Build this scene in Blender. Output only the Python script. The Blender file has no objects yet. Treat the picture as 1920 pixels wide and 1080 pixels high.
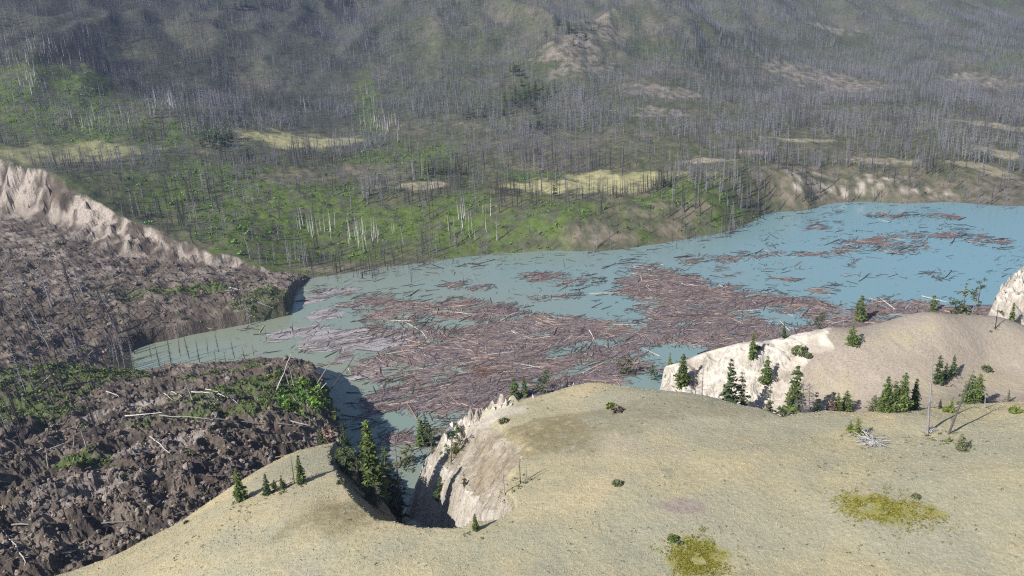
import bpy, math, random, time
import numpy as np
from mathutils import Vector, Matrix
T0 = time.time()
random.seed(7)
rng = np.random.default_rng(11)
scene = bpy.context.scene
C = scene.collection

# ------------------------------------------------------------------ camera
F, H = 1600.0, 160.0                      # focal length in px of the 1920 px photo, height above the lake
PITCH, ROLL = math.radians(18), math.radians(3)
_fw = np.array([0, math.cos(PITCH), -math.sin(PITCH)])
_r0 = np.array([1.0, 0, 0]); _u0 = np.array([0, math.sin(PITCH), math.cos(PITCH)])
_rt = math.cos(ROLL) * _r0 - math.sin(ROLL) * _u0
_up = math.cos(ROLL) * _u0 + math.sin(ROLL) * _r0
cam_d = bpy.data.cameras.new('camera'); cam = bpy.data.objects.new('camera', cam_d); C.objects.link(cam)
cam.matrix_world = Matrix(((_rt[0], _up[0], -_fw[0], 0), (_rt[1], _up[1], -_fw[1], 0), (_rt[2], _up[2], -_fw[2], H), (0, 0, 0, 1)))
cam_d.sensor_width = 36; cam_d.lens = 36 * F / 1920; cam_d.clip_start = 1; cam_d.clip_end = 20000
scene.camera = cam

# ------------------------------------------------------------------ light
SUN_EL = math.radians(36)
SUN_DIR = np.array([0.76, 0.65, 0.0])     # the way the light travels over the ground
SUN_DIR = SUN_DIR / np.linalg.norm(SUN_DIR)
w = bpy.data.worlds.new('World'); scene.world = w; w.use_nodes = True
nt = w.node_tree; nt.nodes.clear()
o_ = nt.nodes.new('ShaderNodeOutputWorld'); bg = nt.nodes.new('ShaderNodeBackground'); sky = nt.nodes.new('ShaderNodeTexSky')
sky.sky_type = 'NISHITA'; sky.sun_disc = False; sky.sun_elevation = SUN_EL
sky.sun_rotation = math.atan2(-SUN_DIR[0], -SUN_DIR[1])
sky.altitude = 600; sky.dust_density = 0.6; sky.ozone_density = 1.5
nt.links.new(sky.outputs[0], bg.inputs[0]); bg.inputs[1].default_value = 0.085
nt.links.new(bg.outputs[0], o_.inputs[0])
sd = bpy.data.lights.new('sun', 'SUN'); sd.energy = 5.0; sd.angle = math.radians(0.5); sd.color = (1.0, 0.975, 0.945)
sun = bpy.data.objects.new('sun', sd); C.objects.link(sun); sun.location = (-300, -300, 500)
L3 = Vector((SUN_DIR[0] * math.cos(SUN_EL), SUN_DIR[1] * math.cos(SUN_EL), -math.sin(SUN_EL)))
sun.rotation_euler = L3.to_track_quat('-Z', 'Y').to_euler()
scene.view_settings.view_transform = 'Standard'; scene.view_settings.look = 'None'
scene.view_settings.exposure = 0.52; scene.view_settings.gamma = 1; scene.view_settings.use_curve_mapping = False
scene.render.engine = 'CYCLES'
scene.cycles.use_denoising = False; scene.cycles.filter_width = 1.15; scene.cycles.max_bounces = 4; scene.cycles.diffuse_bounces = 2; scene.cycles.volume_bounces = 0

# ------------------------------------------------------------------ numeric helpers
_perm = np.random.default_rng(3).permutation(256); _perm = np.concatenate([_perm, _perm])
_ga = np.random.default_rng(4).uniform(0, 2 * np.pi, 256); _gx, _gy = np.cos(_ga), np.sin(_ga)
def perlin(x, y, seed=0):
    x = np.asarray(x, float) + seed * 17.31; y = np.asarray(y, float) - seed * 9.77
    xi = np.floor(x).astype(int); yi = np.floor(y).astype(int); xf = x - xi; yf = y - yi
    u = xf * xf * xf * (xf * (xf * 6 - 15) + 10); v = yf * yf * yf * (yf * (yf * 6 - 15) + 10)
    def g(ix, iy, dx, dy):
        k = _perm[(_perm[ix & 255] + iy) & 255]
        return _gx[k] * dx + _gy[k] * dy
    a = g(xi, yi, xf, yf); b = g(xi + 1, yi, xf - 1, yf); c = g(xi, yi + 1, xf, yf - 1); d = g(xi + 1, yi + 1, xf - 1, yf - 1)
    return 1.5 * ((a + u * (b - a)) + v * ((c + u * (d - c)) - (a + u * (b - a))))
def fbm(x, y, s, octv=4, seed=0, gain=0.5):
    t = 0; amp = 1; n = 0; x = np.asarray(x, float); y = np.asarray(y, float)
    for k in range(octv):
        t = t + amp * perlin(x / s, y / s, seed + k * 5); n += amp; amp *= gain; s *= 0.5
    return t / n
def ss(t):
    t = np.clip(t, 0, 1); return t * t * (3 - 2 * t)
def rays(px, py):
    px = np.asarray(px, float); py = np.asarray(py, float)
    v = _fw[None] * F + _rt[None] * (px.ravel()[:, None] - 960) + _up[None] * (540 - py.ravel()[:, None])
    return v / np.hypot(v[:, 0], v[:, 1])[:, None]
def Pz(px, py, z):
    v = rays(px, py)[0]; d = (z - H) / v[2]; return np.array([v[0] * d, v[1] * d, z])
def Pd(px, py, d):
    v = rays(px, py)[0]; v = v / v[1]; return np.array([v[0] * d, d, H + v[2] * d])   # d metres straight ahead
def project(x, y, z):
    q = np.stack([x, y, z - H], -1); a = q @ _fw
    return 960 + F * (q @ _rt) / a, 540 - F * (q @ _up) / a, a
class RBF:
    def __init__(s, P, c=12.0, lam=0.0):
        P = np.array(P, float); s.c = c; s.X = P[:, :2] / 100; n = len(P)
        A = s.k(s.X, s.X) + lam * np.eye(n); Q = np.hstack([np.ones((n, 1)), s.X])
        M = np.block([[A, Q], [Q.T, np.zeros((3, 3))]])
        s.w = np.linalg.solve(M, np.concatenate([P[:, 2], np.zeros(3)]))
    def k(s, A, B):
        d2 = (A[:, None, 0] - B[None, :, 0]) ** 2 + (A[:, None, 1] - B[None, :, 1]) ** 2
        return -np.sqrt(d2 + (s.c / 100) ** 2)
    def __call__(s, x, y):
        X = np.stack([x, y], -1) / 100; out = np.empty(len(X))
        for i in range(0, len(X), 40000):
            q = X[i:i + 40000]; out[i:i + 40000] = s.k(q, s.X) @ s.w[:-3] + s.w[-3] + q @ s.w[-2:]
        return out
def seg_dist(x, y, P):                       # distance to an open polyline and the parameter along it
    best = np.full(len(x), 1e9); tt = np.zeros(len(x)); sd_ = np.zeros(len(x))
    for i in range(len(P) - 1):
        a, b = P[i][:2], P[i + 1][:2]; e = b - a; L = e @ e
        t = np.clip(((x - a[0]) * e[0] + (y - a[1]) * e[1]) / L, 0, 1)
        dx = x - a[0] - t * e[0]; dy = y - a[1] - t * e[1]; d = np.hypot(dx, dy)
        m = d < best; best = np.where(m, d, best); tt = np.where(m, i + t, tt)
        sd_ = np.where(m, np.sign(e[0] * dy - e[1] * dx), sd_)
    return best, tt, sd_
def poly_sd(x, y, P):                        # signed distance to a polygon, positive inside
    P = np.array([q[:2] for q in P]); ins = np.zeros(len(x), bool); best = np.full(len(x), 1e9)
    for i in range(len(P)):
        a, b = P[i], P[(i + 1) % len(P)]; e = b - a
        t = np.clip(((x - a[0]) * e[0] + (y - a[1]) * e[1]) / (e @ e + 1e-9), 0, 1)
        best = np.minimum(best, np.hypot(x - a[0] - t * e[0], y - a[1] - t * e[1]))
        if a[1] != b[1]:
            ins ^= ((a[1] > y) != (b[1] > y)) & (x < e[0] * (y - a[1]) / e[1] + a[0])
    return np.where(ins, best, -best)

# ------------------------------------------------------------------ terrain shape
far = []
for q in [(585, 522), (640, 512), (760, 497), (900, 478), (1040, 470), (1200, 462), (1300, 445), (1390, 425), (1440, 400), (1540, 386), (1640, 379), (1760, 379), (1880, 385), (2000, 388), (2300, 385)]:
    far.append(Pz(*q, 0.0))
for q in [(700, 560), (900, 550), (1100, 530), (1300, 510), (1500, 460), (1700, 430), (1880, 430), (2100, 430), (600, 600), (450, 620), (800, 650), (1200, 600), (1600, 540), (1900, 500), (300, 665), (700, 800), (1200, 720), (2200, 520), (-300, 700), (560, 560)]:
    far.append(Pz(*q, -6.0))
far += [Pz(250, 530, 22), Pz(100, 480, 42), Pz(400, 522, 10), Pz(-200, 440, 55), Pz(0, 600, 30), Pz(150, 580, 18)]
for q in [(0, 298, 700), (130, 338, 640), (240, 408, 585), (330, 446, 560), (380, 457, 556), (430, 471, 552), (480, 485, 549), (525, 502, 547),
          (-400, 300, 700), (-400, 200, 840), (-400, 100, 1020), (-400, 0, 1220),
          (0, 270, 760), (0, 230, 830), (0, 170, 920), (0, 90, 1060), (0, 0, 1260), (150, 300, 720), (150, 240, 830),
          (300, 400, 615), (300, 330, 680), (300, 290, 740), (300, 220, 870), (300, 150, 1020), (300, 80, 1190), (300, 0, 1400),
          (450, 430, 590), (450, 340, 690), (450, 270, 810),
          (600, 470, 590), (600, 400, 640), (600, 320, 740), (600, 260, 890), (600, 200, 1050), (600, 120, 1240), (600, 50, 1420), (600, 0, 1560),
          (750, 440, 605), (750, 380, 655), (900, 420, 605), (900, 370, 655), (900, 335, 720), (900, 290, 800), (900, 230, 950), (900, 180, 1080), (900, 100, 1270), (900, 0, 1560),
          (1050, 420, 590), (1050, 370, 650), (1200, 410, 600), (1200, 385, 618), (1200, 352, 665), (1200, 325, 712), (1200, 290, 780), (1200, 230, 925), (1200, 160, 1100), (1200, 80, 1300), (1200, 10, 1480),
          (1390, 130, 1300), (1500, 180, 1180), (1340, 380, 625), (1400, 345, 660),
          (1500, 352, 668), (1500, 330, 685), (1500, 300, 745), (1500, 270, 815), (1500, 230, 935), (1440, 80, 1620), (1600, 130, 1500), (1500, 30, 1850), (1600, 0, 2050),
          (1650, 350, 675), (1650, 325, 700), (1800, 345, 676), (1800, 315, 705), (1800, 280, 770), (1800, 240, 880), (1800, 200, 1020), (1700, 170, 1180), (1800, 150, 1300), (1800, 100, 1520), (1800, 50, 1780), (1800, 0, 2080),
          (1950, 340, 700), (1950, 250, 880), (1950, 180, 1200), (1950, 90, 1650), (1950, 0, 2200),
          (2300, 300, 800), (2300, 200, 950), (2300, 100, 1400), (2300, 0, 2050)]:
    far.append(Pd(*q))
for az, d, z in [(-44, 1700, 390), (-30, 1800, 380), (-15, 2000, 360), (0, 2200, 380), (15, 2500, 420), (30, 2900, 480), (44, 2900, 480), (-44, 3200, 640), (-20, 3200, 640), (5, 3200, 640), (30, 3400, 660)]:
    a = math.radians(az); far.append(np.array([d * math.sin(a), d * math.cos(a), z]))
FAR = RBF(far, 14)

blf = []
for q in [(960, 1079, 70), (1400, 1079, 71), (1900, 1079, 72), (2300, 1079, 72), (600, 1079, 66), (300, 1079, 58), (100, 1079, 47), (960, 1300, 72), (300, 1300, 60), (1700, 1300, 74),
          (1200, 900, 70), (1600, 900, 72), (1900, 900, 73.5), (1000, 1000, 69), (800, 1030, 67.2), (600, 960, 66), (450, 930, 58), (330, 972, 49), (200, 1028, 46.5), (540, 845, 51), (600, 830, 50), (585, 885, 61.5), (640, 935, 65),
          (1180, 725, 64), (1000, 745, 61), (940, 748, 60), (1100, 762, 65), (1000, 800, 65.5), (1050, 850, 68), (1000, 890, 68.5), (960, 955, 68), (1100, 712, 61), (870, 772, 57), (900, 820, 62),
          (1290, 737, 66), (1440, 767, 68), (1520, 808, 69), (1590, 812, 69.5), (1700, 820, 70), (1700, 778, 69.5), (1850, 790, 71), (1900, 762, 70.5), (2200, 760, 72)]:
    blf.append(Pz(*q))
for q in [(1600, 760, 212), (1600, 700, 222), (1700, 650, 228), (1750, 588, 239), (1560, 642, 233), (1540, 622, 238), (1400, 656, 237), (1330, 672, 241), (1235, 692, 246), (1440, 745, 224), (1330, 722, 234),
          (1750, 602, 257), (1650, 610, 256), (1540, 636, 256), (1880, 614, 257), (1400, 668, 256), (1235, 704, 264), (1850, 606, 272), (1900, 604, 273), (1850, 578, 285), (1885, 552, 292), (1920, 528, 300), (2060, 480, 312), (2200, 480, 320),
          (1880, 598, 243), (1880, 680, 226), (1850, 740, 212), (2200, 590, 250), (2200, 700, 222)]:
    blf.append(Pd(*q))
BLF = RBF(blf, 8)
BPOLY = [Pz(-300, 1300, 40), Pz(60, 1081, 44), Pz(200, 1030, 46.5), Pz(330, 972, 48), Pz(450, 896, 50), Pz(540, 841, 51), Pz(600, 827, 50), Pz(640, 822, 48), Pz(720, 812, 44), Pz(770, 800, 47), Pz(830, 778, 53), Pz(870, 766, 57), Pz(940, 742, 60),
         Pz(1000, 728, 61), Pz(1050, 714, 61), Pz(1100, 705, 61), Pz(1190, 698, 60), Pd(1215, 692, 258), Pd(1330, 666, 254), Pd(1400, 652, 250), Pd(1540, 616, 248), Pd(1650, 594, 250), Pd(1750, 580, 252), Pd(1812, 600, 264), Pd(1826, 600, 282),
         Pd(1860, 560, 312), Pd(2000, 480, 340), Pd(2500, 470, 360), np.array([420, -50, 0]), np.array([-150, -50, 0])]
G1 = [Pd(915, 988, 147), Pd(862, 984, 150), Pd(808, 960, 160), Pd(752, 930, 178), Pd(695, 890, 206), Pd(665, 830, 240), Pd(672, 780, 300)]
NR = [Pz(960, 985, 68), Pz(900, 992, 67.5), Pz(830, 993, 67), Pz(760, 989, 66.5), Pz(705, 981, 66), Pz(668, 945, 64.5), Pz(642, 905, 62.5), Pz(622, 878, 60), Pz(618, 855, 55), Pz(632, 832, 49), Pz(640, 812, 40)]
NR2 = [Pz(1720, 770, 69.4), Pz(1645, 782, 69.4), Pz(1603, 803, 69.2), Pz(1560, 813, 69), Pz(1520, 808, 69), Pz(1480, 788, 68.5), Pz(1440, 767, 68), Pz(1400, 753, 67.5), Pz(1290, 737, 66), Pz(1180, 722, 64)]
G2 = [Pd(1610, 800, 192), Pd(1548, 800, 200), Pd(1485, 790, 206), Pd(1400, 770, 211), Pd(1300, 740, 219), Pd(1200, 712, 227), Pd(1130, 700, 238)]
G2Z = np.array([55, 49, 47, 46, 42, 32, 20])
G1Z = np.array([57, 50, 43, 35, 26, 12, -3.0])
WCP = [Pd(1828, 604, 272), Pd(1850, 578, 288), Pd(1885, 552, 298), Pd(1920, 528, 306), Pd(2060, 480, 318), Pd(2250, 500, 300), Pd(2100, 604, 268), Pd(1900, 606, 266)]
RIBS = [(*Pz(855, 796, 55)[:2], 7.5, 2.6), (*Pz(880, 782, 57)[:2], 5.0, 1.6), (*Pz(948, 754, 60)[:2], 4.5, 2.2), (*Pz(930, 760, 59.5)[:2], 3.0, 1.8), (*Pz(775, 845, 52)[:2], 6.0, 1.5)]
WFACE = [Pd(1180, 700, 250), Pd(1235, 690, 250), Pd(1330, 666, 247), Pd(1400, 652, 243), Pd(1545, 612, 244), Pd(1552, 640, 233), Pd(1500, 680, 228), Pd(1482, 720, 222), Pd(1450, 760, 214), Pd(1440, 780, 206), Pd(1300, 745, 217)]

SCARP = [Pd(-500, 180, 800), Pd(-200, 240, 760), Pd(0, 298, 690), Pd(60, 308, 670), Pd(130, 338, 632), Pd(190, 378, 600), Pd(240, 408, 577), Pd(330, 448, 553), Pd(380, 460, 549), Pd(430, 474, 545), Pd(480, 488, 542), Pd(525, 504, 541), Pz(584, 520, 0)]
SPOLY = SCARP + [Pz(*q, 0) for q in [(560, 545), (553, 568), (548, 592), (480, 606), (380, 626), (280, 646), (225, 667), (204, 692), (245, 712), (295, 700), (340, 688), (420, 690), (500, 688), (570, 695), (604, 712), (620, 745), (628, 780)]] + [Pz(*q) for q in [(655, 815, 10), (640, 870, 40), (540, 920, 40), (330, 1090, 42), (0, 1250, 40), (-500, 1400, 40)]] + [np.array([-700, 500, 0])]
sl = []
for q in [(-300, 430, 36), (0, 430, 29), (60, 440, 27), (150, 445, 25), (250, 497, 15), (380, 508, 10), (440, 514, 7), (490, 522, 5), (500, 560, 9), (525, 585, 7), (300, 560, 12), (100, 520, 22), (0, 520, 25), (100, 620, 16), (250, 620, 8), (0, 650, 20), (0, 720, 20), (120, 700, 15),
          (230, 745, 12), (100, 800, 18), (0, 850, 22), (300, 795, 20), (450, 795, 21), (560, 795, 19), (400, 722, 12), (520, 710, 14), (590, 735, 15), (350, 850, 25), (450, 830, 25), (250, 900, 27), (150, 900, 26), (0, 950, 28), (100, 1000, 31), (0, 1050, 31), (300, 935, 29), (490, 862, 22), (-300, 700, 24), (-300, 1000, 32), (210, 680, 3), (470, 640, 2), (540, 858, 21), (450, 912, 25), (330, 985, 28), (200, 1045, 31), (60, 1100, 33), (600, 838, 15), (-200, 1150, 34)]:
    sl.append(Pz(*q))
SLD = RBF(sl, 10)

def height(x, y, full=False):
    x = np.asarray(x, float); y = np.asarray(y, float); d = np.hypot(x, y)
    h = FAR(x, y)
    up = ss((h - 30) / 60); mid = ss((h - 4) / 18)
    wx = x + 25 * fbm(x, y, 160, 2, 31); wy = y + 25 * fbm(x, y, 160, 2, 37)
    rid = 1 - 2 * np.abs(fbm(wx, wy * 0.45, 230, 4, 41))
    up2 = ss((h - 45) / 90)
    h = h + up2 * (rid * 40 - 16) + up * 5 * fbm(x, y * 0.6, 80, 3, 43) + mid * (2.2 * fbm(x, y, 85, 3, 47) + 1.3 * (1 - 3 * np.abs(fbm(x, y, 22, 3, 48)))) * ss((h + 2) / 5)
    h = h + 0.9 * fbm(x, y, 30, 2, 49)
    zone = np.zeros(len(x), int); cliff = np.zeros(len(x))
    # landslide
    m = np.where((x < 40) & (y < 900) & (x > -800))[0]
    if len(m):
        X, Y = x[m], y[m]; s = poly_sd(X, Y, SPOLY); s = s + 2.2 * fbm(X, Y, 14, 3, 51)
        ds, ts, _ = seg_dist(X, Y, SCARP)
        ds = ds + 12 * fbm(X, Y, 38, 3, 52) + 5 * (1 - 2 * np.abs(fbm(X, Y, 13, 4, 53))) - 2
        wf = np.interp(ts, [0, 2, 5, 7, 9, 11, 12], [40, 34, 27, 20, 15, 10, 6])
        wgt = ss(s / 5 + 0.2) * ss(ds / wf) ** 0.8
        near = ss((430 - np.hypot(X, Y)) / 160)
        b1 = np.abs(fbm(X + 5 * fbm(X, Y, 20, 2, 61), Y, 22, 3, 63)); b2 = np.abs(fbm(X, Y, 8, 3, 67)); b3 = np.abs(fbm(X, Y, 3.2, 3, 69))
        hs = SLD(X, Y)
        hm = (2.6 + 2.4 * near) * (1 - 3.2 * b1) + (1.2 + 1.0 * near) * (1 - 3 * b2) + (0.5 + 0.5 * near) * (1 - 3 * b3)
        hm = hm + (0.35 + 0.45 * near) * (1 - 3 * np.abs(fbm(X, Y, 1.5, 2, 70)))
        hs = hs + hm * ss(s / 12) * 0.75 * np.where(hs < 4, 0.5, 1)
        base = h[m]
        h[m] = base + (hs - base) * wgt
        zone[m] = np.where((s > 0) & (wgt > 0.03), 1, 0)
        cliff[m] = np.where((s > 0), np.clip(1 - ds / (wf * 1.15), 0, 1), 0) * (s > 0)
    # bluff
    m = np.where((d < 420) & (y < 330))[0]
    if len(m):
        X, Y = x[m], y[m]; s = poly_sd(X, Y, BPOLY)
        s = s + 1.2 * fbm(X, Y, 9, 3, 71)
        hb = BLF(X, Y) + 1.1 * fbm(X, Y, 30, 3, 73) + 0.10 * fbm(X, Y, 2.2, 3, 74)
        d1, t1, sg1 = seg_dist(X, Y, G1); z1 = np.interp(t1, range(len(G1)), G1Z)
        flt = 1.9 * (1 - 2 * np.abs(fbm(X, Y, 6.5, 3, 75))) + 1.2 * fbm(X, Y, 16, 2, 76)
        cl = np.interp(t1, [0, 1, 2, 3, 4, 6], [7, 10, 13.5, 16, 17, 12])      # height of the white cliff on the far wall
        hw = np.interp(t1, [0, 1, 2, 3, 5], [1.5, 3.5, 7.0, 9, 12])
        df = np.maximum(d1 + flt * 0.7 - hw, 0); far_side = sg1 < 0
        wall_far = np.where(df * 2.6 < cl, df * 2.6, cl + (df - cl / 2.6) * np.interp(t1, [0, 1, 2, 4], [0.45, 0.58, 0.85, 1.0]))
        wall_near = np.maximum(d1 - hw, 0) * np.interp(t1, [0, 1, 2, 3, 4, 6], [1.25, 1.15, 1.0, 0.9, 0.85, 0.9])
        dn_, _, sn = seg_dist(X, Y, NR); sr = np.where(sn < 0, dn_, -dn_) + 0.8 * fbm(X, Y, 5, 3, 72)
        wall_near = np.where(sr > 0, np.maximum(0, hb - 1.35 * sr - 0.6 - z1), 1e3)
        cap = t1 < 0.03
        g1 = z1 + np.where(far_side | cap, wall_far, wall_near); far_side = far_side | (cap & (d1 < 14))
        g1 = np.where(cap, z1 + np.maximum(d1 + flt * 0.5 - hw, 0) * 2.4, g1)
        cut1 = (hb - g1); hb1 = np.where(cut1 > 0, g1, hb); hb1 = hb1 - 0.9 * np.exp(-(cut1 / 1.2) ** 2)
        d2, t2, sg2 = seg_dist(X, Y, G2); z2 = np.interp(t2, range(len(G2)), G2Z)
        df2 = np.maximum(d2 + flt - 3, 0); far2 = sg2 < 0
        g2 = z2 + df2 * np.where(far2, 1.15, 1.1)
        dn2, _, sn2 = seg_dist(X, Y, NR2); sr2 = np.where(sn2 < 0, dn2, -dn2) + 0.8 * fbm(X, Y, 5, 3, 72); g2 = np.where(~far2 & (t2 > 0.03), np.where(sr2 > 0, np.maximum(hb1 - 1.5 * sr2 - 0.5, z2), 1e3), g2)
        cut2 = hb1 - g2; hb2 = np.where(cut2 > 0, g2, hb1)
        sf = poly_sd(X, Y, WFACE) + 7.0 * fbm(X, Y, 14, 4, 79); hb2 = hb2 - ss(sf / 6) * (5.5 * np.abs(fbm(X + 0.6 * Y, Y - 0.6 * X, 7, 3, 80)) + 0.5 * np.abs(fbm(X, Y, 2, 2, 82)))
        sw = poly_sd(X, Y, WCP); spk = np.abs(fbm(X, Y, 7, 3, 78))
        wc = np.where(sw > -3, 8 * ss((sw + 3) / 9) * (1.25 - 2.6 * spk), 0)
        hb2 = hb2 + np.maximum(wc, 0)
        for q in RIBS: rr_ = 1 - np.hypot((X - q[0]) / q[2], (Y - q[1]) / q[2]); hb2 = hb2 + np.where(rr_ > 0, ss(rr_ * 2.5) * q[3] * np.maximum(1.2 - 3.4 * np.abs(fbm(X, Y, 4, 2, 84)), 0), 0); sf = np.where(rr_ + 0.5 * fbm(X, Y, 3, 2, 86) > 0.25, 3.0, sf)
        wgt = ss(s / 7 + 0.15)
        base = h[m]
        h[m] = np.where(wgt > 0, base + (hb2 - base) * wgt, base)
        zone[m] = np.where(wgt > 0.02, 2, zone[m])
        c = np.where((cut1 > 0) & far_side & (df * 2.6 < cl + 1.5), 1.0, 0.0)
        c = np.maximum(c, np.where((cut1 > 0) & far_side, 0.45, 0))
        c = np.maximum(c, np.where((cut2 > -1.5) & far2, np.where(t2 > 1.2, 1.0, 0.45), 0)); c = np.maximum(c, np.where(sw > -2, 1.0, 0)); c = np.maximum(c, np.where(sf > -0.5, 2.0, 0)); c = np.maximum(c, np.where((wgt < 0.9) & (X > -45), 1.0, 0))
        c = np.maximum(c, np.where((cut2 > 0) & ~far2, 0.3, 0)); c = np.maximum(c, np.where((cut1 > 0) & ~far_side, 0.25, 0))
        cliff[m] = np.where(wgt > 0.02, c, cliff[m])
    if full: return h, zone, cliff
    return h

def hits(px, py, dmin=90, dmax=2600):
    v = rays(px, py); n = len(v); ts = np.exp(np.linspace(math.log(dmin), math.log(dmax), 420))
    out = np.full(n, dmax)
    hh = np.stack([height(v[:, 0] * t, v[:, 1] * t) for t in ts]) if n > 800 else height((v[:, 0][:, None] * ts).ravel(), (v[:, 1][:, None] * ts).ravel()).reshape(n, -1).T
    rz = H + v[:, 2][None] * ts[:, None]
    below = rz <= np.maximum(hh, 0)
    for i in range(n):
        k = np.argmax(below[:, i])
        if below[k, i]:
            a, b = (ts[k - 1], ts[k]) if k else (ts[0], ts[0])
            g0 = rz[k - 1, i] - max(hh[k - 1, i], 0); g1 = rz[k, i] - max(hh[k, i], 0)
            out[i] = a + (b - a) * g0 / max(g0 - g1, 1e-6)
    return v[:, 0] * out, v[:, 1] * out, np.maximum(height(v[:, 0] * out, v[:, 1] * out), 0)
def hit(px, py):
    a, b, c = hits([px], [py]); return np.array([a[0], b[0], c[0]])

# ------------------------------------------------------------------ mesh helpers
def tag(o, label=None, cat=None, group=None, kind=None):
    if label: o['label'] = label
    if cat: o['category'] = cat
    if group: o['group'] = group
    if kind: o['kind'] = kind
    return o
def mesh_np(name, V, Fc, cols=None, smooth=False):
    V = np.asarray(V, np.float32); Fc = np.asarray(Fc, np.int32); k = Fc.shape[1]
    me = bpy.data.meshes.new(name); me.vertices.add(len(V)); me.vertices.foreach_set('co', V.ravel())
    me.loops.add(Fc.size); me.loops.foreach_set('vertex_index', Fc.ravel())
    me.polygons.add(len(Fc)); me.polygons.foreach_set('loop_start', np.arange(0, Fc.size, k, dtype=np.int32))
    me.polygons.foreach_set('use_smooth', np.full(len(Fc), smooth, bool))
    me.update(calc_edges=True)
    if cols is not None:
        a = me.color_attributes.new('Col', 'FLOAT_COLOR', 'POINT')
        a.data.foreach_set('color', np.hstack([np.clip(cols, 0, 1), np.ones((len(V), 1))]).astype(np.float32).ravel())
    return me
def obj(name, me, mat=None, parent=None, loc=None):
    o = bpy.data.objects.new(name, me); C.objects.link(o)
    if mat and me and not me.materials: me.materials.append(mat)
    if parent: o.parent = parent
    if loc is not None: o.location = loc
    return o
class Acc:
    def __init__(s): s.V = []; s.F = []; s.C = []; s.n = 0
    def add(s, V, Fc, col):
        V = np.asarray(V, float); Fc = np.asarray(Fc, int)
        s.V.append(V); s.F.append(Fc + s.n); s.C.append(np.broadcast_to(np.asarray(col, float), (len(V), 3)).copy()); s.n += len(V)
    def mesh(s, name, smooth=False):
        return mesh_np(name, np.vstack(s.V), np.vstack(s.F), np.vstack(s.C), smooth)
def bake(acc, tmpls, idx, pos, rot, scl, tilt=None, tiltdir=None, tint=None, zscl=None):
    """put many copies of small triangle templates into one accumulator"""
    for k, (V, Fc, Cc) in enumerate(tmpls):
        m = np.where(idx == k)[0]
        if not len(m): continue
        c, s = np.cos(rot[m])[:, None], np.sin(rot[m])[:, None]
        x = V[None, :, 0] * c - V[None, :, 1] * s; y = V[None, :, 0] * s + V[None, :, 1] * c; z = np.repeat(V[None, :, 2], len(m), 0)
        S = scl[m][:, None]; x = x * S; y = y * S; z = z * (zscl[m][:, None] if zscl is not None else S)
        if tilt is not None:
            t = np.tan(tilt[m])[:, None]; x = x + z * t * np.cos(tiltdir[m])[:, None]; y = y + z * t * np.sin(tiltdir[m])[:, None]
        P = np.stack([x, y, z], -1) + pos[m][:, None, :]
        col = np.repeat(Cc[None], len(m), 0)
        if tint is not None: col = col * tint[m][:, None, :]
        n = len(V); f = (Fc[None] + (np.arange(len(m)) * n)[:, None, None]).reshape(-1, 3)
        acc.add(P.reshape(-1, 3), f, col.reshape(-1, 3))
def tube(P, r, n=5, cap=True):
    P = np.array(P, float); r = np.broadcast_to(np.asarray(r, float), (len(P),)); V = []; Fc = []
    for i in range(len(P)):
        t = P[min(i + 1, len(P) - 1)] - P[max(i - 1, 0)]; t = t / (np.linalg.norm(t) + 1e-9)
        a = np.cross(t, [0.31, 0.2, 0.93] if abs(t[2]) < 0.9 else [1, 0.1, 0]); a /= np.linalg.norm(a); b = np.cross(t, a)
        for j in range(n):
            q = 2 * np.pi * j / n; V.append(P[i] + r[i] * (a * np.cos(q) + b * np.sin(q)))
    for i in range(len(P) - 1):
        for j in range(n):
            a, b = i * n + j, i * n + (j + 1) % n; Fc += [(a, b, b + n), (a, b + n, a + n)]
    if cap:
        for i0, fl in ((0, 1), ((len(P) - 1) * n, 0)):
            for j in range(1, n - 1): Fc.append((i0, i0 + j + 1, i0 + j) if fl else (i0, i0 + j, i0 + j + 1))
    return np.array(V), np.array(Fc)

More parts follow.
